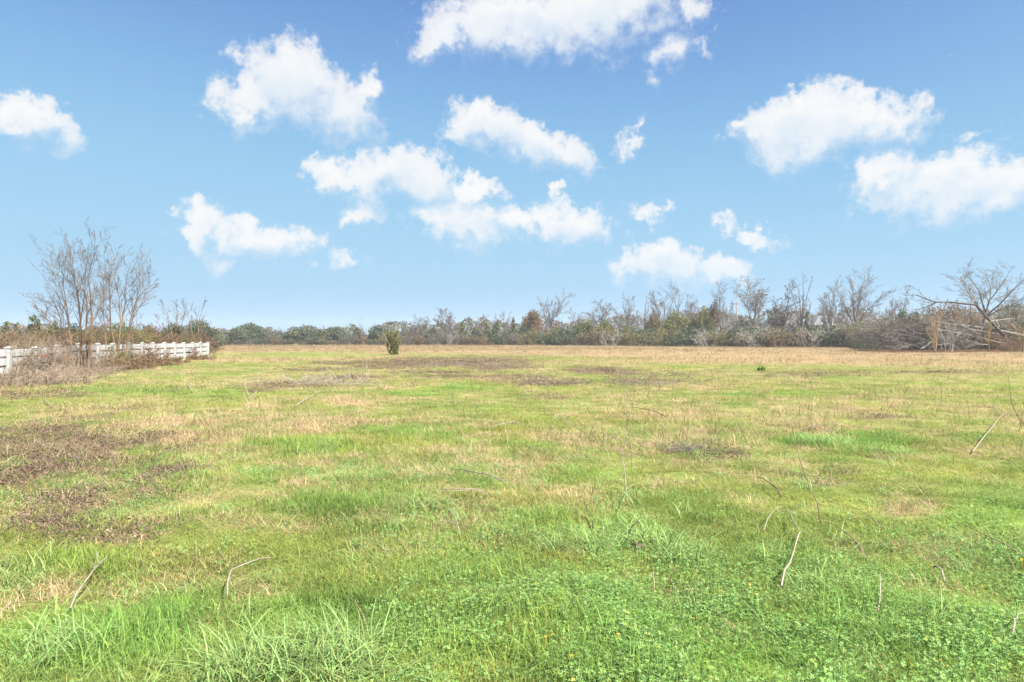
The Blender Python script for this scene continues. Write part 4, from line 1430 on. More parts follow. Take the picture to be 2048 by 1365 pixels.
# ================================================================== fallen tree on the right
def fallen_tree():
    d = 92.0
    x0 = X_at(1900, d)
    rnd = random.Random(51)
    root = empty('fallen_tree', (x0, d, 0), 'uprooted grey tree with one long arching limb, lying in a tangle of branches', 'fallen tree')

    def P3(u, v, dy=0.0): return (X_at(u, d) - x0, dy, max(Z_at(v, d), .05))
    limbs = [
        ('limb', [(2002, 672), (1987, 658), (1976, 648), (1960, 633), (1949, 621), (1937, 611), (1912, 609), (1886, 606), (1855, 606), (1836, 600), (1814, 592)], .22, .05, M_DARK, -.6, -2.0),
        ('limb', [(1858, 606), (1845, 612), (1828, 618), (1806, 622)], .10, .03, M_DARK, -1.6, -2.4),
        ('trunk', [(2070, 680), (2040, 671), (2005, 664), (1960, 656), (1913, 652), (1866, 645), (1845, 641)], .25, .09, M_GREY, .0, -1.0),
        ('limb', [(1990, 668), (1950, 660), (1921, 650), (1896, 631), (1868, 615)], .17, .05, M_GREY, .4, 1.5),
        ('limb', [(1880, 690), (1862, 686), (1841, 678), (1820, 668), (1804, 660), (1790, 652)], .20, .06, M_GREY, -1.0, -2.0),
        ('limb', [(1930, 676), (1900, 664), (1866, 655), (1838, 652), (1815, 648)], .15, .05, M_DARK, -.8, -2.6),
        ('limb', [(1900, 690), (1870, 682), (1830, 685), (1790, 690), (1745, 694)], .08, .03, M_GREY, -1.8, -3.2),
        ('limb', [(1960, 690), (1920, 688), (1890, 680), (1860, 668)], .10, .04, M_GREY, -1.4, -2.2),
        ('limb', [(2000, 688), (1960, 680), (1930, 672), (1918, 664)], .09, .04, M_GREY, -1.0, -2.4),
        ('limb', [(1968, 645), (1990, 641), (2020, 638)], .09, .04, M_PALE, -.4, -.6),
        ('limb', [(1936, 612), (1938, 630), (1940, 652)], .10, .09, M_PALE, -.5, -.3),
        ('limb', [(1936, 611), (1941, 604), (1946, 597)], .07, .04, M_PALE, -.5, -.5),
        ('limb', [(1985, 658), (1988, 652), (1980, 640)], .10, .06, M_PALE, -.9, -1.0),
    ]
    P = dict(kids=(8, 5, 2), t0=(.25, .2, .2), ratio=(.34, .45, .5), ang=(42, 42, 45), wander=.20, trop=.01, fade=.4, rk=.5, rmin=.020, zmin=-.7, pts=(5, 4, 3))
    for nm, pts, r0, r1, m, dy0, dy1 in limbs:
        n = len(pts)
        c = [P3(u, v, dy0 + (dy1 - dy0) * i / (n - 1)) for i, (u, v) in enumerate(pts)]
        rr = [r0 + (r1 - r0) * i / (n - 1) for i in range(n)]
        tb = Tubes()
        tb.add(c, rr, 6)
        o = link(nm, tb.mesh('fallen_' + nm), m, root)
        if n > 4:
            L = sum(math.dist(c[i], c[i + 1]) for i in range(n - 1))
            out = []
            PP = dict(P)
            if m is M_DARK and n > 8:
                PP['kids'] = (5, 4, 2)
                PP['t0'] = (.72, .2, .2)
            ramify(out, c, rr, L * .75, 0, PP, rnd)
            tw = Tubes()
            for cc, r2, lv in out:
                tw.add([(q[0], q[1], max(q[2], .04)) for q in cc], r2, 3)
            link('branch', tw.mesh('fallen_branch'), M_GREY if m is M_DARK else m, o)
    # the mass of broken crown fanning out to the left
    tw, tp = Tubes(), Tubes()
    P2 = dict(kids=(6, 4), t0=(.15, .2), ratio=(.42, .5), ang=(36, 42), wander=.16, trop=.0, fade=.4, rk=.6, rmin=.019, zmin=-.6, pts=(5, 4, 3))
    for i in range(210):
        s = P3(rnd.uniform(1765, 1960), rnd.uniform(664, 697), rnd.uniform(-3, 2.5))
        a = math.radians(rnd.uniform(2, 42))
        e = (-math.cos(a), rnd.gauss(0, .35), math.sin(a) * .8)
        L = rnd.uniform(2.5, 5.6)
        c, _ = walk(s, norm(e), L, 6, .12, -.02, rnd)
        c = [(q[0], q[1], max(q[2], .05)) for q in c]
        rr = [.05 + (.018 - .05) * k / 5 for k in range(6)]
        tb = tp if i % 5 == 0 else tw
        tb.add(c, rr, 3)
        out = []
        ramify(out, c, rr, L, 0, P2, rnd)
        for cc, r2, lv in out:
            tb.add([(q[0], q[1], max(q[2], .04)) for q in cc], r2, 3)
    link('crown', tw.mesh('fallen_crown'), M_GREY, root)
    link('crown', tp.mesh('fallen_crown_pale'), M_PALE, root)
    # torn root plate with a pale broken end
    tb = Tubes()
    tb.add([P3(1812, 698, -3.2), P3(1822, 694, -3.1), P3(1836, 684, -2.9)], [.08, .13, .15], 4)
    link('broken_end', tb.mesh('broken_end'), M_PALE, root)
    tb = Tubes()
    for i in range(26):
        s = P3(rnd.uniform(1838, 1888), rnd.uniform(684, 698), rnd.uniform(-2.8, -1.5))
        c, _ = walk(s, norm((rnd.gauss(0, 1), rnd.gauss(0, .5), rnd.gauss(0, .4))), rnd.uniform(.6, 1.6), 4, .3, 0, rnd)
        tb.add([(q[0], q[1], max(q[2], .05)) for q in c], [.15, .12, .08, .04], 4)
    link('root', tb.mesh('root_plate'), M_DARK, root)


fallen_tree()


def pile_saplings():
    rows = [
        (1871, 690, 86, [(-12, 640), (14, 632), (4, 625), (-20, 655), (-4, 645)], M_OCHRE, 'ochre many stemmed sapling growing before the fallen tree'),
        (1903, 705, 84, [(-4, 655), (5, 648), (10, 668)], M_PALE, 'pale slender sapling in front of the fallen tree'),
        (1891, 704, 84, [(-5, 660), (2, 668)], M_PALE, 'short pale sapling left of the slender one before the fallen tree'),
        (1978, 702, 84, [(0, 640), (-6, 655)], M_OCHRE, 'ochre upright sapling near the trunk of the fallen tree'),
        (2046, 701, 82, [(-2, 630), (-12, 650), (6, 648)], M_OCHRE, 'ochre sapling at the picture edge beside the fallen tree'),
        (1735, 700, 95, [(-6, 640), (6, 650)], M_GREY, 'grey sapling at the left foot of the fallen tree'),
    ]
    for i, (u, vb, d, tips, m, lab) in enumerate(rows):
        rnd = random.Random(400 + i)
        x = X_at(u, d)
        root = empty('sapling', (x, d, -.05), lab, 'sapling')
        P = dict(kids=(7, 3), t0=(.3, .2), ratio=(.3, .45), ang=(32, 38), wander=.12, trop=.06, fade=.4, rk=.55, rmin=.016, zmin=-.1, pts=(5, 4, 3))
        for du, vt in tips:
            e = (X_at(u + du, d) - x, rnd.uniform(-.6, .6), Z_at(vt, d))
            c = [tuple(e[k] * (t ** (1.3 if k < 2 else 1)) + (rnd.gauss(0, .05) if 0 < t < 1 else 0) for k in range(3)) for t in (0, .25, .5, .75, 1)]
            rr = [.065, .055, .045, .032, .018]
            tb = Tubes()
            tb.add(c, rr, 4)
            out = []
            ramify(out, c, rr, e[2], 0, P, rnd)
            so = link('stem', tb.mesh('sapling_stem'), m, root)
            tw = Tubes()
            for cc, r2, lv in out:
                tw.add(cc, r2, 3)
            link('twig', tw.mesh('sapling_twig'), m, so)


pile_saplings()


def pile_shrubs():
    rnd = random.Random(77)
    a = twig_shrub_mesh(231, 3.2, 4.0, 50, M_REDBR, .017, (6, 4), 44, .2, leaves=(700, .2, 'rust'))
    b = twig_shrub_mesh(232, 3.0, 4.0, 50, M_GREY, .016, (6, 4), 50, .22, leaves=(1100, .2, 'dark'))
    rows = [(1720, 668, 103, b, 'dark green twiggy shrub left of the fallen crown'), (1758, 662, 105, b, 'dark green twiggy shrub behind the left tips of the fallen crown'), (1795, 640, 104, a, 'russet twiggy shrub behind the fallen crown'),
            (1840, 640, 104, b, 'dark green twiggy shrub behind the root plate'), (1885, 632, 103, a, 'russet twiggy shrub behind the ochre many stemmed sapling'), (1925, 636, 102, a, 'russet twiggy shrub below the bend of the arching limb'),
            (1965, 640, 100, b, 'dark green twiggy shrub behind the fallen trunk'), (2010, 650, 96, a, 'russet twiggy shrub right of the fallen trunk'), (2044, 640, 98, b, 'dark green twiggy shrub at the picture edge beyond the fallen trunk'),
            (2020, 682, 88, a, 'low russet twiggy shrub before the fallen trunk')]
    for (u, vt, d, me, lab) in rows:
        s = Z_at(vt, d) / 3.1
        shrub(me, X_at(u, d), d, lab, 'shrub', (s, s, s), rnd.random() * 6.28)


pile_shrubs()


# ================================================================== sticks, stalks and stubs in the grass
def px_path(pts, lift):
    """picture points of something lying on the grass to points at that height above the ground"""
    out = []
    for (u, v) in pts:
        d = D_at(v, lift)
        x = X_at(u, d)
        out.append((x, d, lift + gz(x, d)))
    return out


def curve_refine(c, rnd, amp):
    f = []
    for i in range(len(c) - 1):
        for t in (0, .5):
            f.append(tuple(c[i][k] * (1 - t) + c[i + 1][k] * t + (rnd.gauss(0, amp) if t else 0) for k in range(3)))
    f.append(c[-1])
    return f


def stick(name, label, cat, paths, r, mat, lift=.07, seed=0, group=None, taper=.55):
    """lying stick: first path is the main piece, others are its side pieces"""
    rnd = random.Random(seed)
    P0 = px_path(paths[0], lift)
    o = P0[-1]
    root = empty(name, (o[0], o[1], gz(o[0], o[1])), label, cat, group)
    for i, p in enumerate(paths):
        c = px_path(p, lift)
        c = [tuple(q[k] - (o[0], o[1], gz(o[0], o[1]))[k] for k in range(3)) for q in c]
        f = curve_refine(c, rnd, r * .5)
        m = len(f)
        f[0] = (f[0][0], f[0][1], f[0][2] - .02)
        f[-1] = (f[-1][0], f[-1][1], f[-1][2] - .05 if i == 0 else f[-1][2])
        r_ = r * .62
        rr = [(r_ if i == 0 else r_ * .65) * (taper + (1 - taper) * k / (m - 1)) for k in range(m)]
        tb = Tubes()
        tb.add(f, rr, 6)
        link('stem' if i == 0 else 'side_twig', tb.mesh('stick'), mat, root)
    return root


def stalk(name, label, cat, paths, r, mat, seed=0, group=None, lean=0.0, twigs=0):
    """upright stalk: last point of the first path is its foot"""
    rnd = random.Random(seed)
    u0, v0 = paths[0][-1]
    d = D_at(v0, .0)
    x = X_at(u0, d)
    zb = gz(x, d)
    root = empty(name, (x, d, zb), label, cat, group)
    for i, p in enumerate(paths):
        c = []
        for (u, v) in p:
            h = (v0 - v) / FL * d
            dd = d + lean * h
            c.append((X_at(u, dd) - x, dd - d, Z_at(v, dd) - zb))
        c[-1] = (c[-1][0], c[-1][1], c[-1][2] - (.05 if i == 0 else 0))
        f = curve_refine(c, rnd, r * .6)
        m = len(f)
        rr = [.80 * (r if i == 0 else r * .7) * (.4 + .6 * k / (m - 1)) for k in range(m)]
        tb = Tubes()
        tb.add(f, rr, 6)
        so = link('stem' if i == 0 else 'side_twig', tb.mesh('stalk'), mat, root)
        if twigs and i == 0:
            P = dict(kids=(twigs, 2), t0=(.1, .2), ratio=(.2, .4), ang=(40, 40), wander=.1, trop=.05, fade=.2, rk=.5, rmin=r * .25, zmin=-.1, pts=(5, 4, 3))
            out = []
            ramify(out, f[::-1], rr[::-1], (v0 - p[0][1]) / FL * d * .8, 0, P, rnd)
            tw = Tubes()
            for cc, r2, lv in out:
                tw.add(cc, r2, 3)
            link('twig', tw.mesh('stalk_twig'), mat, root)
    return root


STICKS = [
    ('stick', 'pale forked stick lying on straw in the lower left of the field', 'stick', [[(212, 1104), (187, 1132), (165, 1165), (139, 1212)], [(192, 1094), (194, 1112), (199, 1121)], [(176, 1111), (186, 1122), (189, 1131)]], .011, M_STICK),
    ('stick', 'thin pale stick bent like a hook, lying in short grass', 'stick', [[(542, 1111), (500, 1125), (463, 1138), (456, 1158), (454, 1180)]], .0085, M_STICK),
    ('stick', 'pale stick at the left picture edge half sunk in lush grass', 'stick', [[(42, 1201), (20, 1213), (-14, 1234)]], .008, M_STICKT),
    ('stick', 'straight pale stick propped beside the row of broken stalks', 'stick', [[(642, 782), (618, 793), (590, 806)]], .022, M_STICK),
    ('stick', 'grey lying stick, upper one of two left of the tall bent stalk', 'stick', [[(903, 929), (950, 942), (1008, 952)]], .012, M_STICKG),
    ('stick', 'tiny grey stick next to the upper lying stick', 'stick', [[(888, 943), (912, 952)]], .009, M_STICKG),
    ('stick', 'two pronged grey stick lying level in the grass', 'stick', [[(878, 981), (925, 987), (976, 988)], [(890, 988), (905, 990), (940, 989)]], .010, M_STICK),
    ('stick', 'pale twig broken into a V shape in the lush grass', 'stick', [[(897, 1016), (907, 1030), (919, 1055)], [(873, 1041), (900, 1044), (917, 1052)]], .0085, M_STICK),
    ('stick', 'dark straight stick lying in the middle distance', 'stick', [[(1265, 813), (1295, 821), (1331, 829)]], .016, M_STICKB),
    ('stick', 'small pale bent twig in the mid field', 'stick', [[(1105, 840), (1119, 830), (1134, 840)]], .010, M_STICK),
    ('stick', 'flat pale stick left of the small bent twig', 'stick', [[(988, 851), (1012, 847), (1036, 842)]], .013, M_STICK),
    ('stick', 'pale hooked stick reaching the tall thin stalk', 'stick', [[(1212, 886), (1213, 874), (1232, 880), (1258, 885)]], .010, M_STICK),
    ('stick', 'thick pale stick with a knee, standing out in the clover', 'stick', [[(1575, 1010), (1588, 1040), (1601, 1062), (1594, 1085), (1580, 1130), (1563, 1168)]], .0105, M_STICK),
    ('stick', 'tan stalk with a frayed end lying on the clover', 'stick', [[(1648, 1035), (1675, 1047), (1702, 1066), (1733, 1103)], [(1702, 1066), (1722, 1088), (1728, 1104)]], .010, M_STICKT),
    ('stick', 'long pale stick sloping down to the left on the right side', 'stick', [[(2012, 822), (1985, 855), (1945, 895)]], .014, M_STICK),
    ('stick', 'thin bent twig joining the top of the long sloping stick', 'stick', [[(1930, 816), (1965, 811), (1990, 813), (2012, 822)]], .011, M_STICKT),
    ('stick', 'long straight tan stick running out at the right picture edge', 'stick', [[(1913, 1034), (1975, 1062), (2062, 1101)]], .0085, M_STICKT),
    ('stick', 'dark twisted twig lying by the dead leaf patch', 'stick', [[(1515, 949), (1532, 963), (1548, 971), (1562, 979)], [(1540, 966), (1541, 955)]], .012, M_STICKB),
    ('stick', 'short whitish stick upright in the clover near the lower right', 'stick', [[(1757, 1148), (1760, 1165), (1761, 1190), (1757, 1228)]], .0075, M_STICK),
    ('stick', 'tan straight twig between the kneed stick and the frayed stalk', 'stick', [[(1700, 1004), (1730, 1019), (1762, 1036)]], .008, M_STICKT),
    ('stick', 'pale arched twig in the mid field right of the centre', 'stick', [[(1608, 858), (1635, 849), (1666, 858)]], .011, M_STICK),
    ('stick', 'pale curved stick at the bottom right corner', 'stick', [[(2056, 1228), (2036, 1242), (2029, 1255), (2026, 1276)]], .008, M_STICK),
    ('stick', 'tan twig crossing the clover left of the kneed stick', 'stick', [[(1562, 1003), (1545, 1022), (1528, 1044)]], .006, M_STICK),
    ('stick', 'thin tan twig lying farther left of the kneed stick', 'stick', [[(1490, 1022), (1505, 1034), (1520, 1048)]], .006, M_STICKT),
    ('stick', 'grey chunk of wood sunk in straw at the right', 'stick', [[(1868, 1120), (1878, 1128), (1890, 1146)]], .013, M_STICKG),
    ('stick', 'pale thin stem lying below the pinkish brush heaps', 'stick', [[(372, 764), (378, 770), (384, 780)]], .018, M_STICK),
    ('stick', 'pale fork shaped stick below the pinkish brush heaps', 'stick', [[(92, 776), (89, 798), (104, 809)], [(107, 799), (106, 808)]], .015, M_STICK),
    ('stick', 'grey stick leaning on the largest bramble heap', 'stick', [[(130, 748), (115, 757), (105, 766)]], .020, M_STICKG),
    ('stick', 'pale stick lying flat near the long tan stick at the right', 'stick', [[(1975, 906), (2010, 916), (2040, 930)]], .009, M_STICKT),
    ('stick', 'pale stem lying in long grass at the bottom of the clover', 'stick', [[(700, 1190), (715, 1215), (735, 1255)]], .006, M_STICKT),
]
for i, (nm, lab, cat, paths, r, m) in enumerate(STICKS):
    stick(nm, lab, cat, paths, r * .95, m, .095, 500 + i)

STALKS = [
    ('tall thin bare stalk rising highest near the middle of the field', [[(1243, 738), (1250, 800), (1256, 860), (1264, 905), (1264, 945)]], .0058, M_STICKG, 5),
    ('pale stout stalk leaning left by the tall thin one', [[(1244, 914), (1250, 950), (1256, 1002)]], .010, M_STICK, 0),
    ('grey stalk leaning right across the pale stout one', [[(1263, 905), (1250, 935), (1229, 972)]], .007, M_STICKG, 0),
    ('short pale stalk tip left of the tall thin one', [[(1248, 893), (1239, 920)]], .006, M_STICK, 0),
    ('long crooked tan stalk standing in the right half', [[(1560, 842), (1585, 853), (1600, 920), (1620, 980), (1636, 1008), (1648, 1050)]], .0075, M_STICKT, 3),
    ('tall wispy stalk in front of the dark conifer and the broken stalks', [[(722, 632), (724, 680), (726, 730), (727, 762)]], .012, M_STICKT, 6),
    ('dark stalk leaning at the right picture edge', [[(2017, 752), (2022, 800), (2032, 826), (2052, 852)]], .008, M_STICKB, 0),
    ('dark bowed stalk in the right mid field', [[(1880, 766), (1884, 790), (1881, 808), (1872, 822)]], .008, M_STICKB, 0),
    ('long tan stalk leaning right in the right mid field', [[(1636, 738), (1652, 785), (1668, 812), (1672, 836)]], .008, M_STICKT, 0),
    ('brown stalk leaning across beside the long tan one', [[(1598, 718), (1614, 752), (1628, 780)]], .009, M_STICKB, 0),
    ('tan stalk bowed over to the left in the right mid field', [[(1538, 747), (1568, 752), (1592, 768), (1612, 788)]], .009, M_STICKT, 0),
    ('fine pale stalk right of the dark bowed one', [[(1934, 752), (1950, 776), (1972, 802)]], .009, M_STICKT, 0),
    ('fine tan stalk left of the dark bowed one', [[(1788, 742), (1800, 768), (1816, 798)]], .009, M_STICKT, 0),
    ('thin upright stalk standing alone beside the bowed ones', [[(1748, 752), (1750, 780), (1752, 800)]], .007, M_STICKB, 0),
    ('brown seed stalk upright in the grass, taller of a pair', [[(905, 783), (906, 805), (908, 826)]], .008, M_STICKB, 4),
    ('brown seed stalk upright in the grass, shorter of a pair', [[(927, 812), (928, 826), (929, 844)]], .008, M_STICKB, 3),
    ('dark cut stub sticking up left of the long grass tuft', [[(1168, 1034), (1178, 1048), (1192, 1072)], [(1185, 1042), (1186, 1058)]], .011, M_STICKB, 0),
    ('dark cut stub sticking up out of the long grass tuft', [[(1281, 1036), (1262, 1056), (1243, 1080)]], .010, M_STICKB, 0),
    ('short dark stub in the clover, leftmost of the row', [[(1132, 984), (1133, 1003)]], .008, M_STICKB, 0),
    ('thin reddish stub right of the leftmost dark one', [[(1165, 994), (1172, 1010), (1175, 1026)]], .006, M_STICKB, 0),
    ('stumpy brown stub nearest above the long grass tuft', [[(1153, 1018), (1154, 1032)]], .010, M_STICKB, 0),
    ('thin brown stub behind the stumpy one by the tuft', [[(1197, 993), (1200, 1010), (1203, 1022)]], .006, M_STICKT, 0),
    ('short brown stalk right of the pale stout stalk', [[(1270, 965), (1273, 985), (1275, 1002)]], .005, M_STICKB, 0),
    ('reddish weed stalk sprouting from the mid field grass', [[(920, 885), (923, 905), (926, 925)]], .006, M_STICKT, 4),
    ('tan reed stub right of the long grass tuft', [[(1348, 1008), (1347, 1030)]], .006, M_STICKT, 0),
    ('pale tan stem standing in the clover below the kneed stick', [[(1885, 1250), (1884, 1275), (1882, 1300)]], .005, M_STICKT, 0),
    ('short brown weed in the middle of the far meadow', [[(1300, 738), (1301, 752)]], .010, M_STICKB, 3),
    ('thin brown weed at the edge of the tan meadow right of centre', [[(1455, 702), (1456, 722)]], .014, M_STICKT, 4),
    ('leaning brown weed in the tan meadow, right of centre', [[(1646, 695), (1641, 712), (1640, 720)]], .014, M_STICKT, 4),
    ('small brown weed in the tan meadow near the right', [[(1802, 733), (1803, 747)]], .012, M_STICKB, 2),
    ('bare stalk pair in the green field at the left', [[(546, 712), (548, 722)], [(551, 713), (549, 722)]], .02, M_STICK, 0),
]
for i, (lab, paths, r, m, tw) in enumerate(STALKS):
    stalk('stub' if 'stub' in lab else 'weed_stalk', lab, 'stub' if 'stub' in lab else 'weed stalk', paths, r, m, 600 + i, lean=(.25 if r < .011 and not tw else .05), twigs=tw)

# the row of cut and broken cane stalks left of the sapling
CANES = [
    ('long pale cane leaning far left in the broken row', [[(644, 729), (662, 744), (681, 759)]]),
    ('pale upright cane in the middle of the broken row', [[(679, 733), (682, 745), (686, 758)]]),
    ('pale cane leaning left near the right end of the row', [[(699, 745), (712, 752), (729, 763)]]),
    ('tall pale cane at the right end of the row', [[(734, 722), (732, 740), (733, 762)]]),
    ('slanting pale cane at the right end of the row', [[(743, 735), (739, 750), (735, 766)]]),
    ('short pale cane at the outer right end of the row', [[(755, 752), (752, 764)]]),
    ('pale cane leaning right, left part of the row', [[(638, 747), (630, 760), (620, 772)]]),
    ('short steep cane in the left part of the row', [[(622, 756), (619, 765), (616, 774)]]),
    ('bent pale cane at the outer left end of the row', [[(489, 757), (490, 772), (499, 791)]]),
    ('low pale cane lying at the outer left end of the row', [[(487, 789), (492, 799), (501, 809)]]),
    ('pale cane stub fanning left in the lower left clump', [[(516, 781), (508, 789), (497, 797)]]),
    ('pale cane stub fanning right in the lower left clump', [[(513, 784), (509, 792), (503, 798)]]),
    ('pale cane tip leaning right in the middle of the row', [[(672, 742), (667, 750), (664, 757)]]),
    ('short cane crossing low in the middle of the row', [[(697, 757), (694, 764), (691, 771)]]),
]
for i, (lab, paths) in enumerate(CANES):
    stalk('cane_stub', lab, 'cane', paths, .019, M_CANE, 700 + i, 'broken canes left standing in a row', lean=.1)


def twig_litter(u, v, w, n, label, seed, mat, k=1.0):
    """low heap of broken dry stems"""
    rnd = random.Random(seed)
    d = D_at(v)
    x = X_at(u, d)
    W = w / FL * d
    tb = Tubes()
    for _ in range(n):
        px_, py_ = rnd.gauss(0, .24) * W, rnd.gauss(0, .16) * W
        a = rnd.random() * 6.28
        t = abs(rnd.gauss(0, .35))
        z = gz(x + px_, d + py_) - gz(x, d)
        c, _ = walk((px_, py_, z + .03), (math.cos(a) * math.cos(t), math.sin(a) * math.cos(t), math.sin(t)), rnd.uniform(.15, .6) * min(1.6, .5 + d / 20), 4, .12, 0, rnd)
        r = d * rnd.uniform(.00012, .00026) * k
        tb.add(c, [r, r, r * .8, r * .5], 3)
    root = empty('twig_heap', (x, d, gz(x, d)), label, 'twigs')
    link('twigs', tb.mesh('twig_heap'), mat, root)['kind'] = 'stuff'


twig_litter(1375, 905, 90, 110, 'small heap of dry dark twigs right of the tall thin stalk', 800, M_STICKG)
twig_litter(640, 768, 230, 240, 'litter of dry cane bits along the broken row', 801, M_CANE, 1.5)
twig_litter(930, 733, 230, 150, 'heap of dead brown stems on the dark patch in mid field', 802, M_STICKG)
twig_litter(1210, 748, 150, 90, 'litter of dead stems on the red brown patch in mid field', 803, M_STICKT)
twig_litter(1285, 772, 130, 90, 'litter of grey stems below the red brown patch', 804, M_STICKG)
twig_litter(1090, 768, 160, 90, 'low litter of grey stems in the centre of the mid field', 805, M_STICKG)
twig_litter(110, 905, 220, 160, 'dry stems strewn over the brown leaf patch at the left', 806, M_STICKT)


# a clod of earth beside the tuft
def clod():
    d = D_at(1097)
    x = X_at(1276, d)
    rng = np.random.default_rng(3)
    V = []
    nu, nv = 12, 7
    for j in range(nv):
        for i in range(nu):
            a, b = i / nu * 6.283, j / (nv - 1) * math.pi
            r = 1 + .22 * math.sin(3 * a + 1) * math.sin(2 * b) + .12 * rng.normal()
            V.append((.06 * r * math.sin(b) * math.cos(a), .05 * r * math.sin(b) * math.sin(a), .030 * r * math.cos(b)))
    Q = [(j * nu + i, (j + 1) * nu + i, (j + 1) * nu + (i + 1) % nu, j * nu + (i + 1) % nu) for j in range(nv - 1) for i in range(nu)]
    o = link('clod', make_mesh('clod', V, Q, None, True), M_STICKB, None, (x, d, gz(x, d) + .024))
    tag(o, 'dark clod of earth at the front of the long grass tuft', 'clod')


clod()


# ================================================================== grass, clover, straw and dead leaves
def blade_set(n, rad, hmin, hmax, width, lean, rng, droop=.5, segs=3, flat=0.0, tintj=.25):
    """a tuft of curved blades as one small mesh"""
    V, Q, T = [], [], []
    for _ in range(n):
        a0 = rng.random() * 6.283
        r0 = rad * math.sqrt(rng.random())
        p = np.array([r0 * math.cos(a0), r0 * math.sin(a0), -.015])
        h = rng.uniform(hmin, hmax)
        az = rng.random() * 6.283
        th = abs(rng.normal(0, lean)) + flat
        side = np.array([-math.sin(az), math.cos(az), 0])
        t = rng.uniform(1 - tintj, 1 + tintj)
        hue = rng.normal(0, .10)
        c = (t * (1 + hue), t, t * (1 - .3 * abs(hue)))
        b = len(V)
        w = width * rng.uniform(.7, 1.3)
        for s in range(segs + 1):
            f = s / segs
            ww = w * (1 - f ** 1.6 * .88)
            V.append(p + side * ww * .5)
            V.append(p - side * ww * .5)
            T += [c, c]
            ang = min(th + droop * f * rng.uniform(.6, 1.3), 1.75)
            p = p + (h / segs) * np.array([math.sin(ang) * math.cos(az), math.sin(ang) * math.sin(az), math.cos(ang)])
            p[2] = max(p[2], .004)
        for s in range(segs):
            k = b + 2 * s
            Q.append((k, k + 1, k + 3, k + 2))
    return V, Q, T


def clover_set(n, rad, hmin, hmax, size, rng):
    V, Q, T = [], [], []
    for _ in range(n):
        a0 = rng.random() * 6.283
        r0 = rad * math.sqrt(rng.random())
        c = np.array([r0 * math.cos(a0), r0 * math.sin(a0), rng.uniform(hmin, hmax)])
        s = size * rng.uniform(.6, 1.25)
        nrm = np.array([rng.normal(0, .35), rng.normal(0, .35), 1.0])
        nrm /= np.linalg.norm(nrm)
        e1 = np.cross(nrm, [math.cos(a0 + 1), math.sin(a0 + 1), 0.1])
        e1 /= np.linalg.norm(e1)
        e2 = np.cross(nrm, e1)
        t = rng.uniform(.72, 1.3)
        col = (t * rng.uniform(.82, 1.12), t, t * rng.uniform(.8, 1.35))
        if rng.random() < .02:
            col = (3.0, 1.35, .9)
        for k in range(3):
            a = k * 2.094 + .3
            d1 = math.cos(a) * e1 + math.sin(a) * e2
            d2 = -math.sin(a) * e1 + math.cos(a) * e2
            b = len(V)
            cup = nrm * s * .12
            V += [c, c + d1 * s * .45 + d2 * s * .34 + cup, c + d1 * s * .92 + d2 * s * .26 + cup, c + d1 * s * .84, c + d1 * s * .92 - d2 * s * .26 + cup, c + d1 * s * .45 - d2 * s * .34 + cup]
            T += [col] * 6
            Q += [(b, b + 1, b + 2, b + 3), (b, b + 3, b + 4, b + 5)]
        # stalk
        b = len(V)
        f = np.array([c[0] * .9, c[1] * .9, 0])
        V += [f, f + e1 * .0016, c + e1 * .0016, c]
        T += [col] * 4
        Q.append((b, b + 1, b + 2, b + 3))
    return V, Q, T


def leaf_set(n, rad, hmax, size, rng):
    C = np.stack([rng.normal(0, rad * .5, n), rng.normal(0, rad * .5, n), rng.random(n) ** 1.5 * hmax + .006], 1)
    V, Q = leaf_quads(C, np.full(n, size), rng, 1.5, 1.6)
    V[:, 2] = np.maximum(V[:, 2], .002)
    t = np.repeat(np.array([(1, .97, .92), (1.25, 1.08, .85), (.62, .60, .60), (1.35, 1.30, 1.15)])[rng.integers(0, 4, n)] * rng.uniform(.6, 1.35, n)[:, None], 4, 0)
    return V, Q, t


def source(col, name, vqt, mat):
    me = make_mesh(name, vqt[0], vqt[1], np.array(vqt[2], np.float32))
    me.materials.append(mat)
    o = bpy.data.objects.new(name, me)
    col.objects.link(o)


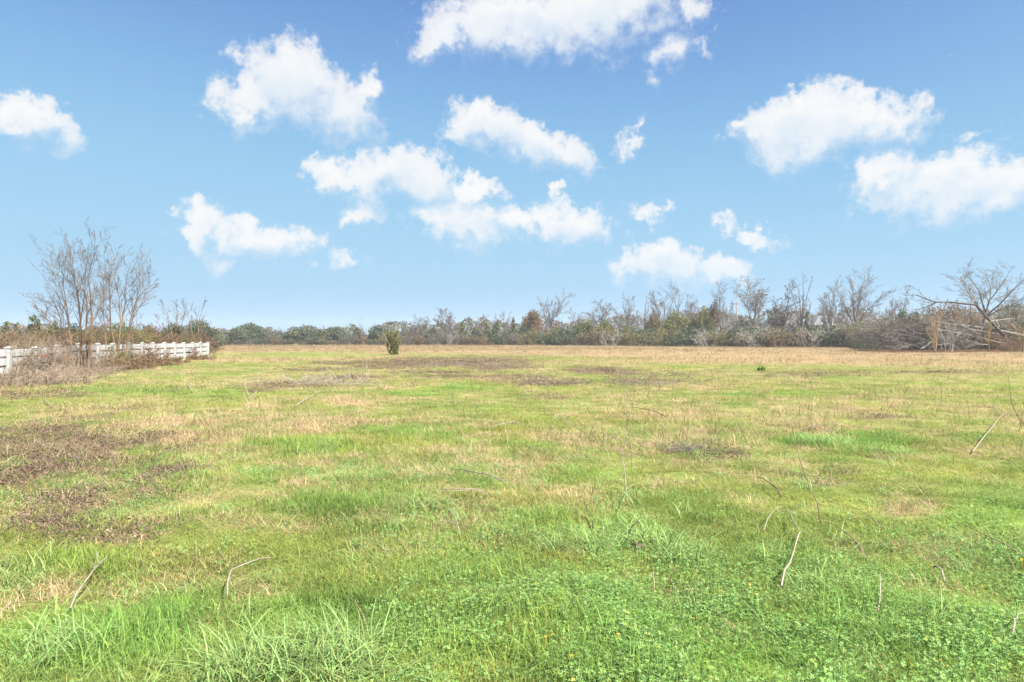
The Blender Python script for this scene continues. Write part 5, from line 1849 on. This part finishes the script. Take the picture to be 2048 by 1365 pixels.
def scatter(name, label, pts, rot, scl, idx, tint, srccol):
    """one object: tufts standing at the given points (geometry nodes)"""
    me = bpy.data.meshes.new(name + '_points')
    me.vertices.add(len(pts))
    me.vertices.foreach_set('co', np.asarray(pts, np.float32).ravel())
    a = me.attributes.new('tuft_turn', 'FLOAT_VECTOR', 'POINT'); a.data.foreach_set('vector', np.asarray(rot, np.float32).ravel())
    a = me.attributes.new('tuft_size', 'FLOAT_VECTOR', 'POINT'); a.data.foreach_set('vector', np.asarray(scl, np.float32).ravel())
    a = me.attributes.new('tuft_kind', 'INT', 'POINT'); a.data.foreach_set('value', np.asarray(idx, np.int32))
    c = np.ones((len(pts), 4), np.float32); c[:, :3] = tint
    a = me.attributes.new('patch_tint', 'FLOAT_COLOR', 'POINT'); a.data.foreach_set('color', c.ravel())
    o = bpy.data.objects.new(name, me)
    COL.objects.link(o)
    tag(o, label, None, None, 'stuff')
    ng = bpy.data.node_groups.new(name + '_tufts', 'GeometryNodeTree')
    ng.interface.new_socket('Geometry', in_out='INPUT', socket_type='NodeSocketGeometry')
    ng.interface.new_socket('Geometry', in_out='OUTPUT', socket_type='NodeSocketGeometry')
    N = ng.nodes.new
    gi, go = N('NodeGroupInput'), N('NodeGroupOutput')
    ci = N('GeometryNodeCollectionInfo')
    ci.inputs['Collection'].default_value = srccol
    ci.inputs['Separate Children'].default_value = True
    ci.inputs['Reset Children'].default_value = True
    ip = N('GeometryNodeInstanceOnPoints')
    ip.inputs['Pick Instance'].default_value = True

    def attr(nm, ty):
        nd = N('GeometryNodeInputNamedAttribute')
        nd.data_type = ty
        nd.inputs['Name'].default_value = nm
        return nd.outputs['Attribute']
    L = ng.links.new
    L(gi.outputs[0], ip.inputs['Points'])
    L(ci.outputs[0], ip.inputs['Instance'])
    L(attr('tuft_kind', 'INT'), ip.inputs['Instance Index'])
    e2r = N('FunctionNodeEulerToRotation')
    L(attr('tuft_turn', 'FLOAT_VECTOR'), e2r.inputs[0])
    L(e2r.outputs[0], ip.inputs['Rotation'])
    L(attr('tuft_size', 'FLOAT_VECTOR'), ip.inputs['Scale'])
    L(ip.outputs[0], go.inputs[0])
    md = o.modifiers.new('tufts', 'NODES')
    md.node_group = ng
    return o


def sample(rng, rings):
    """points in front of the viewpoint: (near, far, per square metre)"""
    out = []
    for (a, b, den) in rings:
        half = math.radians(46)
        n = int(half * (b * b - a * a) * den)
        r = np.sqrt(rng.uniform(a * a, b * b, n))
        t = rng.uniform(-half, half, n)
        out.append(np.stack([r * np.sin(t), r * np.cos(t)], 1))
    return np.concatenate(out)


def build_sward():
    rng = np.random.default_rng(99)
    cg = bpy.data.collections.new('grass_kinds')
    for i in range(4):
        source(cg, f'grass_tuft_{i}', blade_set(44, .13, .03, .10, .0034, .75, rng, 1.3, 3, .05, .34), M_GRASS)
    for i in range(2):
        source(cg, f'long_tuft_{i}', blade_set(30, .13, .10, .30, .0052, .50, rng, 1.6, 4, .12, .42), M_GRASS)
    cc = bpy.data.collections.new('clover_kinds')
    for i in range(4):
        source(cc, f'clover_{i}', clover_set(34, .15, .012, .07, .0092, rng), M_CLOVER)
    cs = bpy.data.collections.new('straw_kinds')
    for i in range(4):
        source(cs, f'straw_{i}', blade_set(44, .13, .05, .14, .0034, .5, rng, .7, 2, .55, .3), M_STRAW)
    for i in range(2):
        source(cs, f'weed_straw_{i}', blade_set(9, .16, .12, .34, .0042, .5, rng, .5, 3, .1, .35), M_STRAW)
    cd = bpy.data.collections.new('leaf_kinds')
    for i in range(3):
        source(cd, f'leaves_{i}', leaf_set(46, .22, .055, .0135, rng), M_DEAD)
    for i in range(2):
        source(cd, f'vines_{i}', blade_set(26, .20, .07, .22, .0042, .3, rng, .5, 3, 1.0, .4), M_DEAD)

    def dress(p, base_scale, hs):
        n = len(p)
        r = np.hypot(p[:, 0], p[:, 1])
        z = ground_z(p[:, 0], p[:, 1])
        P3 = np.stack([p[:, 0], p[:, 1], z], 1)
        grow = np.interp(r, [3, 12, 30, 70, 160], [1.0, 1.25, 1.9, 3.0, 4.6]) * base_scale
        hgt = np.interp(r, [3, 12, 30, 70, 160], [1.0, 1.1, 1.3, 1.6, 2.2]) * hs
        k = rng.uniform(.75, 1.3, n)
        S = np.stack([grow * k, grow * k, hgt * k * rng.uniform(.8, 1.25, n)], 1)
        R = np.stack([rng.normal(0, .08, n), rng.normal(0, .08, n), rng.random(n) * 6.283], 1)
        return P3, R, S

    # --- grass
    p = sample(rng, [(1.6, 7, 230), (7, 14, 80), (14, 28, 24), (28, 60, 6.0), (60, 120, .9)])
    T, B, G, K, col = cover(p[:, 0], p[:, 1])
    keep = rng.random(len(p)) < np.clip(1.02 - .86 * T - .42 * B - .04 * K + .3 * G, .05, 1)
    p, T, B, G, K = p[keep], T[keep], B[keep], G[keep], K[keep]
    P3, R, S = dress(p, 1, 1)
    S[:, 2] *= (.75 + .75 * G - .2 * T) * (.45 + .85 * ss(.30, .72, fbm(p[:, 0] * 1.6, p[:, 1] * 1.6, 93, 3)))
    gcol = np.array([.186, .246, .068]) * (1 - G[:, None]) + np.array([.168, .288, .070]) * G[:, None]
    yel = fbm(p[:, 0] * .6, p[:, 1] * .6, 88, 3)
    gcol = gcol + (np.clip(yel - .45, 0, .3) * 1.5)[:, None] * np.array([.22, .12, .03])
    gcol = gcol * (1 - .35 * T[:, None]) + np.array([.29, .25, .11]) * .35 * T[:, None]
    gcol *= (rng.uniform(.78, 1.2, len(p)) * (.66 + .68 * fbm(p[:, 0] * 2.6, p[:, 1] * 2.6, 95, 3)))[:, None]
    idx = rng.integers(0, 4, len(p))
    lush = (G > .55) & (rng.random(len(p)) < .10)
    idx[lush] = 4 + rng.integers(0, 2, lush.sum())
    S[lush] *= np.array([.8, .8, .5])
    scatter('grass', 'short green grass mixed with paler blades all over the field', P3, R, S, idx, gcol, cg)

    # --- named tufts of long blue green grass
    q = []
    for (u, v, ru, rv, n) in [(1235, 1080, 95, 24, 26), (1330, 1085, 70, 22, 16), (1180, 1095, 46, 14, 9), (590, 1345, 110, 40, 30), (470, 1365, 80, 30, 14), (1095, 1100, 60, 16, 9), (1240, 1010, 50, 18, 6), (880, 1035, 60, 24, 9), (700, 1340, 70, 40, 12), (100, 1320, 120, 50, 14), (1650, 890, 90, 10, 16), (1760, 905, 70, 9, 9), (930, 778, 34, 4, 8), (640, 905, 80, 8, 12), (30, 1150, 60, 30, 8), (1380, 1120, 60, 16, 7), (1640, 1180, 50, 30, 6), (1800, 1290, 80, 40, 7), (1990, 1090, 60, 30, 7)]:
        for _ in range(n):
            uu, vv = u + rng.normal() * ru * .5, v + rng.normal() * rv * .5
            d = D_at(vv)
            q.append((X_at(uu, d), d))
    for _ in range(230):      # single arching tufts scattered through the near sward
        a, r = rng.uniform(-.66, .66), 2.6 + 8 * rng.random() ** 1.3
        q.append((r * math.sin(a), r * math.cos(a)))
    q = np.array(q)
    P3, R, S = dress(q, 1.0, .80)
    S[-230:] *= np.array([.9, .9, .75]) * rng.uniform(.6, 1.05, 230)[:, None]
    lc = np.array([.245, .340, .125]) * rng.uniform(.85, 1.25, len(q))[:, None]
    scatter('long_grass', 'tufts of longer arching blue green grass', P3, R, S, 4 + rng.integers(0, 2, len(q)), lc, cg)

    # --- clover
    p = sample(rng, [(1.6, 5.5, 230), (5.5, 9, 120), (9, 16, 30)])
    T, B, G, K, col = cover(p[:, 0], p[:, 1])
    keep = rng.random(len(p)) < np.clip(K, .02, 1)
    p = p[keep]
    P3, R, S = dress(p, 1, 1)
    S[:, :2] *= .95
    m = fbm(p[:, 0] * 1.1, p[:, 1] * 1.1, 91, 3)
    kc = np.array([.200, .315, .092]) * (.85 + .4 * m[:, None]) * rng.uniform(.85, 1.15, len(p))[:, None]
    S[:, 2] *= (.55 + .95 * m)
    scatter('clover', 'low carpet of small clover leaves in the foreground', P3, R, S, rng.integers(0, 4, len(p)), kc, cc)

    # --- straw
    p = sample(rng, [(1.6, 7, 95), (7, 14, 62), (14, 28, 26), (28, 60, 5.5), (60, 190, 1.1)])
    T, B, G, K, col = cover(p[:, 0], p[:, 1])
    keep = rng.random(len(p)) < np.clip(T * 1.25 + .25 * B, .03, 1)
    p, T = p[keep], T[keep]
    P3, R, S = dress(p, 1, .85)
    S[:, 2] *= (.7 + .5 * T)
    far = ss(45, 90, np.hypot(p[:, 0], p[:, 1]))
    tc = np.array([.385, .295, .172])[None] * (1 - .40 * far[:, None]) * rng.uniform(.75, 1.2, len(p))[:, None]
    sk = rng.integers(0, 4, len(p))
    rr_ = np.hypot(p[:, 0], p[:, 1])
    tallw = rng.random(len(p)) < np.interp(rr_, [3, 8, 14, 40, 90], [.02, .06, .16, .22, .10])
    sk[tallw] = 4 + rng.integers(0, 2, tallw.sum())
    tc[tallw] *= rng.uniform(.45, 1.0, tallw.sum())[:, None]
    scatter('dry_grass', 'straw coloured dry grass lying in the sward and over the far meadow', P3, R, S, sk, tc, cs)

    # --- dead leaves
    p = sample(rng, [(1.6, 8, 75), (8, 16, 55), (16, 30, 20), (30, 62, 9)])
    T, B, G, K, col = cover(p[:, 0], p[:, 1])
    keep = rng.random(len(p)) < np.clip((B - .12) * 1.5, 0, 1)
    p = p[keep]
    # and the leaf bed under the fallen tree
    n = 1500
    uu = np.clip(rng.normal(1880, 70, n), 1750, 2100) + rng.normal(0, 8, n); dd = 84 + rng.random(n) ** .7 * 10
    bed = np.stack([X_at(uu, dd), dd], 1)
    p = np.concatenate([p, bed])
    P3, R, S = dress(p, 1, 1)
    dc = np.array([.122, .092, .074])[None] * rng.uniform(.65, 1.5, len(p))[:, None]
    dc[-n:] = np.array([.150, .092, .064]) * rng.uniform(.75, 1.3, n)[:, None]
    S[-n:, 2] *= 1.5
    scatter('dead_leaves', 'patches of curled brown dead leaves and vines on the grass', P3, R, S, rng.integers(0, 5, len(p)), dc, cd)


build_sward()


# one fresh green weed standing in the tan meadow
def green_weed():
    d = D_at(742)
    x = X_at(1522, d)
    rng = np.random.default_rng(14)
    V, Q, T = blade_set(90, .22, .12, .34, .05, .5, rng, .9)
    root = empty('weed', (x, d, gz(x, d)), 'bright green leafy weed standing alone in the yellowing meadow', 'weed')
    link('foliage', make_mesh('weed_leaves', V, Q, np.array(T) * np.array([.09, .22, .03])), M_LEAF, root)


green_weed()
